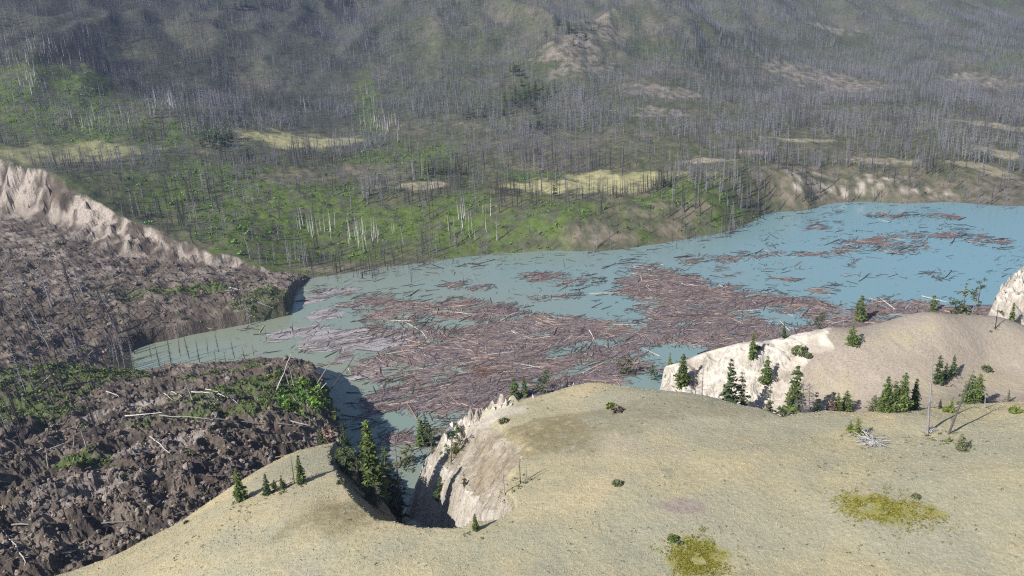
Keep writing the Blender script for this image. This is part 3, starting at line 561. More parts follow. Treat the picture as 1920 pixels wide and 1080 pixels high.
for k, i in enumerate(top):
    g_ = tint[i, 0] > 0.13; me = (DEADG if g_ else DEADD)[k % 3]; wet = fh[i] < 0.05
    lab, grp = ((('grey' if g_ else 'charred black') + ' drowned tree standing in the lake along the far shore'), 'drowned trees along the far shore') if wet else (('weathered grey burnt tree standing bare on the far bank' if g_ else 'charred black burnt tree standing bare on the far bank'), 'burnt trees on the far bank')
    grp += ', grey' if g_ else ', black'
    w_ = px_[i]; v_ = py_[i]
    if not wet:
        where = 'above the landslide scarp' if w_ < 420 else 'on the green shore slope' if w_ < 780 else 'below the pale yellow meadow' if w_ < 1280 else 'on the scarred bank at the lake bend' if w_ < 1560 else 'on the bank at the far right end'
        lab = ('tall ' if ht[i] > 22 else 'shorter ') + ('weathered grey' if g_ else 'charred black') + ' burnt tree standing bare ' + where
    else: lab += ', ' + ('left of the raft' if w_ < 900 else 'behind the raft' if w_ < 1250 else 'near the lake bend')
    grp = lab
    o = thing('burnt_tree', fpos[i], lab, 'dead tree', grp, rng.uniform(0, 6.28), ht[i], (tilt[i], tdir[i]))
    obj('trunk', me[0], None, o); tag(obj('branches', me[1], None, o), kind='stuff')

# pale aspen trunks in groves
aspT = [t_snag(440 + k, 12, 4, 0.0135, 0.07, 0.006) for k in range(4)]
aspM = []
for V, Fc, Cc in aspT:
    me = mesh_np('aspen_snag', V, Fc, Cc * np.array([0.58, 0.545, 0.51])); me.materials.append(M_wood); aspM.append(me)
n = 0
for (cx, cy, rx, ry, cnt, lab, grp) in [(70, 90, 60, 26, 46, 'pale dead aspen trunk in the grove high on the upper slope', 'upper slope aspen grove'), (40, 150, 45, 24, 22, 'pale dead aspen trunk in the grove high on the upper slope', 'upper slope aspen grove'),
        (318, 185, 16, 14, 14, 'tall white dead aspen in the bright clump below the dark slope', 'bright aspen clump'), (290, 190, 14, 14, 8, 'tall white dead aspen in the bright clump below the dark slope', 'bright aspen clump'),
        (715, 225, 34, 26, 34, 'slim white aspen trunk in the green gully on the hillside', 'hillside gully aspens'), (690, 180, 12, 30, 10, 'slim white aspen trunk in the green gully on the hillside', 'hillside gully aspens'), (680, 432, 50, 22, 40, 'white aspen trunk among green shrubs above the far shore', 'shore slope aspens'), (590, 420, 34, 16, 14, 'white aspen trunk among green shrubs above the far shore', 'shore slope aspens'), (190, 220, 60, 20, 18, 'pale dead aspen trunk on the green slope above the landslide', 'green slope aspens'), (880, 410, 60, 26, 18, 'white aspen trunk among green shrubs above the far shore', 'shore slope aspens'), (560, 175, 30, 16, 6, 'pale dead aspen trunk on the green slope above the landslide', 'green slope aspens')]:
    X, Y, Z = hits(cx + rng.normal(0, 0.55, cnt) * rx, cy + rng.normal(0, 0.55, cnt) * ry + 14, 400)
    for k in range(cnt):
        o = obj('aspen_snag', aspM[k % 4], None, None, (X[k], Y[k], Z[k])); s_ = rng.uniform(10, 19); o.scale = (s_, s_, s_); o.rotation_euler = (rng.normal(0, 0.04), rng.normal(0, 0.04), rng.uniform(0, 6.28)); tag(o, lab, 'aspen', grp)

# living conifers on the far slope
FC = [conifer(600 + k, 0.19, 0.05, 0.2, 0.3, 9, 0.6, (0.035, 0.06, 0.022)) for k in range(3)]
n = 0
for (cx, cy, rx, ry, cnt, hh_, lab, grp) in [(985, 185, 40, 20, 48, 15, 'dark green conifer in the small living stand on the hillside', 'living stand on the hillside'), (968, 140, 16, 12, 10, 15, 'dark green conifer in the small living stand on the hillside', 'living stand on the hillside'), (1015, 243, 14, 8, 8, 15, 'dark green conifer just below the living hillside stand', 'conifers below the hillside stand'), (890, 215, 24, 10, 8, 13, 'dark green conifer just below the living hillside stand', 'conifers below the hillside stand'),
        (480, 15, 90, 8, 26, 15, 'dark conifer along the shaded ridge at the top', 'ridge conifers'), (640, 8, 40, 8, 12, 15, 'dark conifer along the shaded ridge at the top', 'ridge conifers'), (1090, 60, 50, 24, 22, 13, 'dark green conifer on the rocky rib of the mountain', 'conifers on the rocky rib'),
        (1245, 348, 22, 8, 14, 7, 'dark rounded conifer at the edge of the yellow meadow', 'dark clump by the meadow'), (415, 268, 36, 16, 22, 13, 'green conifer among burnt trunks left of the pale clearing', 'conifers left of the clearing'), (460, 292, 10, 8, 7, 12, 'green conifer among burnt trunks left of the pale clearing', 'conifers left of the clearing'), (830, 330, 30, 8, 10, 11, 'green conifer on the terrace among burnt trunks', 'terrace conifers'), (1040, 366, 3, 1, 1, 17, 'single green conifer standing alone on the meadow front', None)]:
    X, Y, Z = hits(cx + rng.normal(0, 0.55, cnt) * rx, cy + rng.normal(0, 0.55, cnt) * ry, 400)
    for k in range(cnt):
        o = thing('conifer', (X[k], Y[k], Z[k]), lab, 'conifer', grp, rng.uniform(0, 6.28), hh_ * rng.uniform(0.75, 1.2)); obj('trunk', FC[k % 3][0], None, o); obj('crown', FC[k % 3][1], None, o)

# shrubs on the far side: ground cover
shT = [t_shrub(700 + k, 9) for k in range(6)]; P_ = []; S_ = []; T_ = []
NS = 95000
a_ = rng.uniform(math.radians(-33), math.radians(33), NS); d_ = np.sqrt(rng.uniform(430 ** 2, 1250 ** 2, NS)); sx, sy = d_ * np.sin(a_), d_ * np.cos(a_); sh, sz_, _ = height(sx, sy, True)
gm = np.zeros(NS)
for i, e in enumerate(GREEN): gm = np.maximum(gm, ell_mask(sx, sy, e, 90 + i, 0.9, 30))
mm = np.zeros(NS)
for i, e in enumerate(MEAD): mm = np.maximum(mm, ell_mask(sx, sy, e, 150 + i, 0.6, 26))
n3 = fbm(sx, sy, 14, 3, 311)
kp = (sz_ == 0) & (sh > 0.3) & (poly_sd(sx, sy, SPOLY) < -1) & (rng.random(NS) < (0.12 + 0.9 * gm * ss(0.35 + 1.8 * n3)) * (1 - 0.85 * mm) * np.interp(d_, [500, 800, 1250], [1, 0.8, 0.35]))
sx, sy, sh, gm, d_ = [q[kp] for q in (sx, sy, sh, gm, d_)]
A = Acc(); tn = np.where(gm[:, None] > 0.3, np.array([[0.092, 0.172, 0.026]]), np.array([[0.080, 0.092, 0.036]])) * rng.uniform(0.5, 1.4, (len(sx), 1)) * (1 + rng.normal(0, 0.15, (len(sx), 3)))
bake(A, shT, rng.integers(0, 6, len(sx)), np.stack([sx, sy, sh - 0.15], -1), rng.uniform(0, 6.28, len(sx)), np.minimum(0.5 + rng.exponential(0.45, len(sx)), 2.4) * np.where(gm > 0.3, 1.25, 0.85), tint=tn)
tag(obj('shrubs', A.mesh('shrubs'), M_leaf), kind='stuff'); print('shrubs', len(sx), round(time.time() - T0, 1))

# ------------------------------------------------------------------ driftwood raft on the lake
def W0(pts): return [Pz(a, b, 0.0) for a, b in pts]
RAFT = W0([(668, 690), (700, 640), (660, 610), (640, 575), (700, 555), (800, 560), (900, 556), (960, 566), (1010, 588), (1070, 596), (1130, 602), (1190, 592), (1150, 556), (1165, 512), (1240, 494), (1300, 512), (1345, 535), (1430, 545), (1510, 562), (1600, 572), (1700, 566), (1800, 574), (1900, 575), (1900, 640), (1540, 660), (1300, 690), (1180, 720), (1000, 780), (860, 860), (740, 850), (700, 840), (668, 790), (690, 740)])
HOLES = [W0(q) for q in [[(1010, 572), (1060, 560), (1150, 546), (1178, 565), (1175, 592), (1100, 600), (1030, 592)], [(1220, 650), (1290, 655), (1330, 668), (1260, 685), (1200, 680)], [(1440, 590), (1490, 592), (1520, 606), (1460, 606)], [(800, 598), (860, 596), (880, 606), (820, 612)], [(1040, 660), (1080, 658), (1080, 668), (1040, 670)], [(730, 780), (790, 785), (770, 800), (735, 796)]]]
def lel(px, py, rx, ry): q = Pz(px, py, 0); d = math.hypot(q[0], q[1]); D = math.hypot(d, H); return (q[0], q[1], rx / F * D, ry / F * D / (H / D))
SMALL = [lel(*q) for q in [(1090, 530, 60, 9), (1060, 556, 34, 8), (1010, 562, 26, 8), (1020, 520, 50, 10), (700, 556, 60, 6), (1660, 458, 60, 14), (1690, 445, 40, 10), (1490, 476, 70, 5), (1540, 478, 20, 5), (1410, 478, 30, 6), (1790, 442, 60, 6), (1840, 450, 40, 5), (1530, 422, 18, 7), (1650, 405, 30, 5), (1370, 488, 20, 8), (1290, 492, 20, 6), (1480, 525, 20, 3), (1350, 505, 12, 5), (1540, 545, 25, 5), (1580, 470, 18, 4), (900, 540, 30, 5), (860, 535, 20, 4), (1760, 405, 60, 4), (1210, 540, 60, 20)]]
FOAM = [lel(*q) for q in [(640, 636, 80, 22), (560, 622, 70, 10), (610, 590, 40, 10), (590, 560, 30, 8), (250, 684, 40, 12), (300, 660, 60, 6), (470, 690, 60, 5), (700, 690, 40, 26), (650, 665, 20, 14), (600, 655, 40, 6), (660, 712, 20, 4), (600, 712, 18, 3), (740, 640, 60, 20), (710, 845, 40, 14), (390, 640, 60, 4), (640, 545, 50, 6), (1720, 572, 80, 5), (220, 690, 20, 8), (720, 590, 30, 8)]]
gs = 0.75
gx_ = np.arange(-150, 330, gs); gy_ = np.arange(262, 690, gs); GX, GY = np.meshgrid(gx_, gy_, indexing='ij'); gsh = GX.shape; GX, GY = GX.ravel(), GY.ravel()
far_ = GY > 520
gb = height(GX, GY) < -0.15
su, sv = GX * 0.9 + GY * 0.44, -GX * 0.44 + GY * 0.9         # streaks run with the current
st = fbm(su * 0.45, sv, 12, 4, 401); st2 = fbm(su * 0.5, sv, 34, 3, 403)
sdr = poly_sd(GX, GY, RAFT) + 9 * st2 + 6 * st
for h_ in HOLES: sdr = np.minimum(sdr, -poly_sd(GX, GY, h_) + 5 * st)
raft = ss(sdr / 16 + 0.45) * 0.87 + 0.60 * st + 0.34 * st2 - 0.20 * ss((-20 - GX) / 40)
for e in SMALL: raft = np.maximum(raft, ell_mask(GX, GY, e, 405, 1.0, 14) * 0.58 + 0.9 * st)
fo = np.zeros(len(GX))
for e in FOAM: fo = np.maximum(fo, ell_mask(GX, GY, e, 407, 0.9, 16))
fo = fo * 0.9 + 0.75 * fbm(su * 0.3, sv * 1.2, 9, 4, 409)
def sheet(name, mask, thr, z, colf, bump):
    M_ = ((mask > thr) & gb).reshape(gsh); idx = np.arange(len(GX)).reshape(gsh)
    cell = M_[:-1, :-1] & M_[1:, :-1] & M_[1:, 1:] & M_[:-1, 1:]; i, j = np.where(cell)
    q = np.stack([idx[i, j], idx[i + 1, j], idx[i + 1, j + 1], idx[i, j + 1]], -1); u, inv = np.unique(q, return_inverse=True)
    X = GX[u] + rng.uniform(-0.3, 0.3, len(u)); Y = GY[u] + rng.uniform(-0.3, 0.3, len(u))
    Z = z + np.maximum(0, mask[u] - thr) * bump * (0.5 + rng.random(len(u)))
    me = mesh_np(name, np.stack([X, Y, Z], -1), inv.reshape(-1, 4), colf(u), False); return tag(obj(name, me, M_mat), kind='stuff')
def raft_col(u):
    x, y = GX[u], GY[u]; c = np.tile([[0.160, 0.134, 0.138]], (len(u), 1)); a = fbm(su[u] * 0.25, sv[u], 5, 4, 411); b = fbm(x, y, 40, 3, 413); r_ = rng.random(len(u))
    c = mix(c, (0.215, 0.158, 0.135), ss(0.2 + 1.6 * a + b)); c = mix(c, (0.085, 0.068, 0.07), ss(-0.1 - 1.7 * a)); c = mix(c, (0.30, 0.23, 0.19), (r_ > 0.88) * 0.6); c = mix(c, (0.035, 0.03, 0.03), (r_ < 0.14) * 0.7)
    return mix(c, (0.24, 0.205, 0.19), ss(fo[u] * 1.2) * 0.6)
def foam_col(u):
    a = fbm(su[u] * 0.2, sv[u], 5, 4, 415); c = np.tile([[0.30, 0.275, 0.265]], (len(u), 1)); c = mix(c, (0.17, 0.145, 0.135), ss(0.3 + 2 * a)); return mix(c, (0.40, 0.37, 0.355), ss(-0.2 - 2 * a))
sheet('bark_raft', raft, 0.69, 0.10, raft_col, 0.5)
sheet('silt_scum', fo, 0.58, 0.045, foam_col, 0.12)
rg = raft.reshape(gsh); fg = fo.reshape(gsh); gbg = gb.reshape(gsh)
def samp(G, x, y): return G[np.clip(((x - gx_[0]) / gs).astype(int), 0, gsh[0] - 1), np.clip(((y - gy_[0]) / gs).astype(int), 0, gsh[1] - 1)]
# sticks and logs: oriented with swirls of the current
NL = 190000
lx = rng.uniform(-150, 330, NL); ly = rng.uniform(262, 690, NL); rv = samp(rg, lx, ly); ok = samp(gbg, lx, ly)
pr = np.where(rv > 0.6, 0.72, np.where(rv > 0.3, 0.34, 0.005)) + 0.12 * (samp(fg, lx, ly) > 0.5) + 0.02 * ((ly < 450) & (lx < -20)) + 0.035 * ((ly > 470) & (fbm(lx, ly, 40, 2, 425) > 0.05)); kp = ok & (rng.random(NL) < pr * 1.0)
lx, ly, rv = lx[kp], ly[kp], rv[kp]
swirl = fbm(lx, ly, 45, 2, 421) * 2.6 + fbm(lx, ly, 14, 2, 423) * 1.2
la = 0.35 + swirl + rng.normal(0, 0.5, len(lx)) + np.where(rng.random(len(lx)) < 0.24, rng.uniform(0, 3.14, len(lx)), 0)
ll = np.minimum(1.0 + rng.exponential(2.5, len(lx)), 18); lr = np.clip(0.055 + 0.017 * ll * rng.uniform(0.6, 1.4, len(lx)), 0.07, 0.36)
LC = np.array([(0.185, 0.128, 0.112), (0.31, 0.205, 0.155), (0.150, 0.124, 0.122), (0.055, 0.045, 0.045), (0.48, 0.41, 0.345)]); lk = rng.choice(5, len(lx), p=[0.34, 0.18, 0.24, 0.13, 0.11])
lk = np.where((rv < 0.5) & (rng.random(len(lx)) < 0.75), 3, lk)
cx_, cy_, _ = project(lx, ly, 0 * lx); infr = (cx_ > 0) & (cx_ < 1920) & (cy_ > 0)
# only those whose line of sight clears the bluff are candidates for objects of their own
def visible(x, y, z):
    v = np.ones(len(x), bool)
    for t in np.linspace(0.3, 0.75, 22):
        v &= height(x * t, y * t) < H + (z - H) * t
    return v
order = np.argsort(-(ll * infr / np.hypot(lx, ly))); cand = order[:700]; cand = cand[visible(lx[cand], ly[cand], 0 * cand)][:290]
ismain = np.zeros(len(lx), bool); ismain[cand] = True
V3, F3 = tube([(-0.5, 0, 0), (0.5, 0, 0)], [1, 0.6], 3, False); A = Acc(); rest = np.where(~ismain)[0]
def logs_bake(A, sel, zz, pit):
    c, s = np.cos(la[sel]), np.sin(la[sel]); n = len(sel)
    X = V3[None, :, 0] * ll[sel][:, None]; Yv = V3[None, :, 1] * lr[sel][:, None]; Zv = V3[None, :, 2] * lr[sel][:, None] + X * pit[:, None]
    P = np.stack([X * c[:, None] - Yv * s[:, None] + lx[sel][:, None], X * s[:, None] + Yv * c[:, None] + ly[sel][:, None], Zv + zz[:, None]], -1)
    col = LC[lk[sel]] * rng.uniform(0.7, 1.35, (n, 1)); A.add(P.reshape(-1, 3), (F3[None] + (np.arange(n) * len(V3))[:, None, None]).reshape(-1, 3), np.repeat(col, len(V3), 0))
logs_bake(A, rest, rng.uniform(0.02, 0.35, len(rest)) + 0.3 * np.clip(rv[rest] - 0.6, 0, 1), rng.normal(0, 0.025, len(rest)))
tag(obj('driftwood', A.mesh('driftwood'), M_wood), kind='stuff')
def log_mesh(seed, col, knots=5, root=False):
    """unit-length log with butt flare, stubs and, for some, a splayed root end"""
    r = np.random.default_rng(seed); b = r.normal(0, 0.012, 2); A = Acc()
    v, f = tube([(-0.5, 0, 0), (-0.46, 0, 0), (-0.1, b[0], 0), (0.25, b[1], 0.002), (0.5, 0, 0.004)], [0.022, 0.0185, 0.016, 0.013, 0.008], 7); A.add(v, f, col)
    for k in range(knots):
        x = r.uniform(-0.2, 0.48); a = r.uniform(0.2, 2.9); L = r.uniform(0.03, 0.09); v, f = tube([(x, 0, 0), (x + 0.02, math.cos(a) * L, math.sin(a) * L)], [0.004, 0.0012], 3, False); A.add(v, f, np.array(col) * 0.8)
    if root:
        for k in range(7):
            a = k * 0.9 + r.uniform(-0.3, 0.3); v, f = tube([(-0.49, 0, 0), (-0.52, math.cos(a) * 0.05, math.sin(a) * 0.05)], [0.012, 0.003], 3, False); A.add(v, f, np.array(col) * 0.7)
    me = A.mesh('floating_log'); me.materials.append(M_wood); return me
LN = ['reddish brown', 'orange brown', 'dull brown', 'blackened', 'bleached pale']
LM = [[log_mesh(800 + 10 * k + j, LC[k] * 1.05, root=(j == 2)) for j in range(3)] for k in range(5)]
for n_, i in enumerate(cand):
    k = lk[i]; open_ = rv[i] < 0.5; o = obj('floating_log', LM[k][n_ % 3], None, None, (lx[i], ly[i], 0.22 + 0.25 * max(rv[i] - 0.6, 0)))
    o.scale = (ll[i], max(ll[i] * 0.9, 6), max(ll[i] * 0.9, 6)); o.rotation_euler = (0, rng.normal(0, 0.025), la[i])
    u_, v_ = cx_[i], cy_[i]; where = 'nearest the landslide' if u_ < 720 else 'under the rim of the near bluff' if v_ > 690 else 'beside the crest of the white slope' if (u_ > 1150 and v_ > 590) else 'toward the far shore' if v_ < 560 else 'in the middle of the lake'
    lab = '%s %s log floating %s %s' % ('very long' if ll[i] > 13 else 'long' if ll[i] > 10 else 'shorter', LN[k], 'in open water' if open_ else 'in the raft', where); tag(o, lab, 'log', lab)
print('logs', len(lx), len(cand), round(time.time() - T0, 1))

# ------------------------------------------------------------------ landslide debris
def t_clod(seed):
    r = np.random.default_rng(seed); V = []; n = 6
    for k, (z, rr) in enumerate([(-0.35, 0.9), (0.25, 1.0), (0.7, 0.55)]):
        for j in range(n):
            a = 2 * np.pi * (j + 0.5 * (k % 2)) / n; q = rr * r.uniform(0.65, 1.2); V.append((q * math.cos(a), q * math.sin(a) * 0.85, z * r.uniform(0.75, 1.2)))
    V.append((r.uniform(-0.2, 0.2), r.uniform(-0.2, 0.2), 0.85)); Fc = []
    for k in range(2):
        for j in range(n): a, b = k * n + j, k * n + (j + 1) % n; Fc += [(a, b, b + n), (a, b + n, a + n)]
    for j in range(n): Fc.append((2 * n + j, 2 * n + (j + 1) % n, 3 * n))
    return np.array(V), np.array(Fc), np.ones((len(V), 3))
clT = [t_clod(900 + k) for k in range(8)]
NB = 70000
a_ = rng.uniform(math.radians(-40), math.radians(-3), NB); d_ = np.sqrt(rng.uniform(190 ** 2, 640 ** 2, NB)); cx, cy = d_ * np.sin(a_), d_ * np.cos(a_); ch, cz, cc_ = height(cx, cy, True)
sg = np.zeros(NB)
for i, e in enumerate(SGREEN): sg = np.maximum(sg, ell_mask(cx, cy, e, 200 + i, 0.9, 14))
kp = (cz == 1) & (ch > 0.3) & (cc_ < 0.35) & (rng.random(NB) < (0.3 + 0.7 * ss((380 - d_) / 140)) * (1 - 0.8 * sg) * ss(0.75 + 1.2 * fbm(cx, cy, 16, 3, 431)))
cx, cy, ch, d_ = [q[kp] for q in (cx, cy, ch, d_)]
cs = np.minimum(0.2 + rng.exponential(0.30, len(cx)), 2.0); cs[:] *= np.where(d_ > 360, 0.9, 1.0)
px_, py_, _ = project(cx, cy, ch); order = np.argsort(-(cs / d_ * ((px_ > 0) & (py_ < 1080)))); topc = order[:600]; topc = topc[visible(cx[topc], cy[topc], ch[topc] + 0.5)][:220]; im = np.zeros(len(cx), bool); im[topc] = True; r_ = np.where(~im)[0]
ctint = np.array([[0.150, 0.120, 0.094]]) * rng.uniform(0.4, 1.7, (len(cx), 1)) * (1 + rng.normal(0, 0.05, (len(cx), 3)))
A = Acc(); bake(A, clT, rng.integers(0, 8, len(r_)), np.stack([cx, cy, ch], -1)[r_], rng.uniform(0, 6.28, len(r_)), cs[r_], np.abs(rng.normal(0, 0.3, len(r_))), rng.uniform(0, 6.28, len(r_)), ctint[r_], cs[r_] * rng.uniform(0.6, 1.2, len(r_)))
tag(obj('rubble', A.mesh('rubble'), M_rock), kind='stuff')
CM = []
for nm, col in (('grey brown', (0.155, 0.125, 0.105)), ('pale tan', (0.26, 0.215, 0.175)), ('dark brown', (0.085, 0.066, 0.056))):
    CM.append([]); 
    for V, Fc, c_ in clT: me = mesh_np('clod', V, Fc, c_ * np.array(col)); me.materials.append(M_rock); CM[-1].append(me)
for n_, i in enumerate(topc):
    k = int(rng.integers(0, 3)); o = obj('clod', CM[k][n_ % 8], None, None, (cx[i], cy[i], ch[i])); o.scale = (cs[i], cs[i] * rng.uniform(0.7, 1.1), cs[i] * rng.uniform(0.6, 1.1)); o.rotation_euler = (rng.normal(0, 0.3), rng.normal(0, 0.3), rng.uniform(0, 6.28))
    nm = ['grey brown', 'pale tan', 'dark brown'][k]; u_, v_ = px_[i], py_[i]; lab = ('big ' if cs[i] > 1.35 else 'small ') + nm + ' clod ' + ('low on the debris near the frame corner' if v_ > 930 and u_ < 250 else 'on the debris beside the grassy nose' if v_ > 830 and u_ > 250 else 'on the debris under the green clump' if u_ > 250 else 'on the bare debris at the left')
    tag(o, lab, 'clod', lab)
# shrubs carried down by the slide: ground cover
NS = 26000
a_ = rng.uniform(math.radians(-40), math.radians(-3), NS); d_ = np.sqrt(rng.uniform(190 ** 2, 640 ** 2, NS)); sx, sy = d_ * np.sin(a_), d_ * np.cos(a_); sh, sz_, cc_ = height(sx, sy, True)
sg = np.zeros(NS); big = ell_mask(sx, sy, SGREEN[1], 201, 0.5, 14)
for i, e in enumerate(SGREEN): sg = np.maximum(sg, ell_mask(sx, sy, e, 200 + i, 0.9, 14))
sg = np.maximum(sg, big)
kp = (sz_ == 1) & (sh > 0.6) & (cc_ < 0.4) & (rng.random(NS) < 0.012 + 0.95 * sg * ss(0.75 + 1.6 * fbm(sx, sy, 10, 3, 441))); sx, sy, sh, big = [q[kp] for q in (sx, sy, sh, big)]
shN = [t_shrub(760 + k, 26, 1.0) for k in range(6)]; A = Acc(); tn = (np.array([[0.085, 0.115, 0.030]]) + np.array([[0.0, 0.03, -0.006]]) * big[:, None]) * rng.uniform(0.55, 1.5, (len(sx), 1)) * (1 + rng.normal(0, 0.1, (len(sx), 3)))
bake(A, shN, rng.integers(0, 6, len(sx)), np.stack([sx, sy, sh - 0.2], -1), rng.uniform(0, 6.28, len(sx)), rng.uniform(0.6, 1.4, len(sx)) * (1 + 0.8 * big), np.abs(rng.normal(0, 0.3, len(sx))), rng.uniform(0, 6.28, len(sx)), tn)
tag(obj('slide_shrubs', A.mesh('slide_shrubs'), M_leaf), kind='stuff')
# broken branches strewn over the slide
n_ = 5000; a_ = rng.uniform(math.radians(-40), math.radians(-3), n_); d_ = np.sqrt(rng.uniform(190 ** 2, 640 ** 2, n_)); bx1, by1 = d_ * np.sin(a_), d_ * np.cos(a_); bh1, bz1, bc1 = height(bx1, by1, True); k_ = (bz1 == 1) & (bh1 > 0.5) & (bc1 < 0.5) & (fbm(bx1, by1, 30, 2, 445) > -0.15)
lx, ly = bx1[k_], by1[k_]; n_ = len(lx); la = rng.uniform(0, 3.14, n_); ll = np.minimum(1.2 + rng.exponential(2.2, n_), 11); lr = np.clip(0.05 + 0.015 * ll, 0.06, 0.2); lk = rng.choice(5, n_, p=[0.12, 0.05, 0.28, 0.43, 0.12]); A = Acc(); logs_bake(A, np.arange(n_), bh1[k_] + 0.35, rng.normal(0, 0.25, n_))
tag(obj('broken_branches', A.mesh('broken_branches'), M_wood), kind='stuff')
print('slide', len(cx), len(sx), round(time.time() - T0, 1))

# ------------------------------------------------------------------ trees on the bluff
G = (0.084, 0.118, 0.034); GD = (0.048, 0.074, 0.028); GY = (0.130, 0.160, 0.036); GB = (0.105, 0.118, 0.062)
PROTO = {
    'full': [conifer(1000, 0.20, 0.04, 0.15, 0.35, 19, 1.1, G), conifer(1001, 0.23, 0.05, 0.25, 0.30, 17, 1.0, G, 0.5)],
    'slim': [conifer(1002, 0.13, 0.05, 0.2, 0.5, 19, 1.0, G), conifer(1003, 0.15, 0.08, 0.3, 0.4, 17, 0.9, GD, 0.45)],
    'dark': [conifer(1004, 0.18, 0.06, 0.25, 0.35, 16, 0.95, GD, 0.45), conifer(1005, 0.21, 0.10, 0.3, 0.3, 15, 0.9, GD, 0.5)],
    'wide': [conifer(1006, 0.32, 0.03, 0.15, 0.2, 14, 1.0, G, 0.4), conifer(1007, 0.36, 0.02, 0.2, 0.15, 12, 1.0, GB, 0.45)],
    'spire': [conifer(1008, 0.125, 0.16, 0.12, 0.55, 26, 1.25, (0.085, 0.118, 0.032), 0.45)],
    'young': [conifer(1009, 0.26, 0.22, 0.15, 0.1, 10, 0.9, GY, 0.35), conifer(1010, 0.24, 0.10, 0.2, 0.2, 10, 0.9, GY, 0.4)],
    'thin': [conifer(1011, 0.15, 0.06, 0.5, 0.4, 14, 0.7, GB, 0.55), conifer(1012, 0.17, 0.1, 0.45, 0.35, 13, 0.7, GB, 0.55)],
    'open': [pine(1013, 0.42), pine(1014, 0.5), pine(1015, 0.35, (0.055, 0.085, 0.025))],
    'rust': [conifer(1016, 0.17, 0.1, 0.3, 0.45, 16, 0.9, (0.16, 0.115, 0.09), 0.5)],
    'bare': [dead_tree(1020, 60, 0.16, 0.013, (0.22, 0.205, 0.20), 0.15), dead_tree(1021, 44, 0.13, 0.012, (0.19, 0.17, 0.165), 0.2)],
    'pole': [dead_tree(1022, 30, 0.16, 0.018, (0.10, 0.086, 0.08), 0.35, 2), dead_tree(1023, 26, 0.15, 0.016, (0.26, 0.235, 0.215), 0.35, 2)],
    'burnt': [dead_tree(1024, 30, 0.22, 0.02, (0.05, 0.042, 0.042), 0.3, 2)],
    'bushy': [dead_tree(1025, 150, 0.30, 0.012, (0.19, 0.175, 0.175), 0.1, 4), dead_tree(1026, 120, 0.26, 0.012, (0.16, 0.14, 0.14), 0.1, 4)],
}
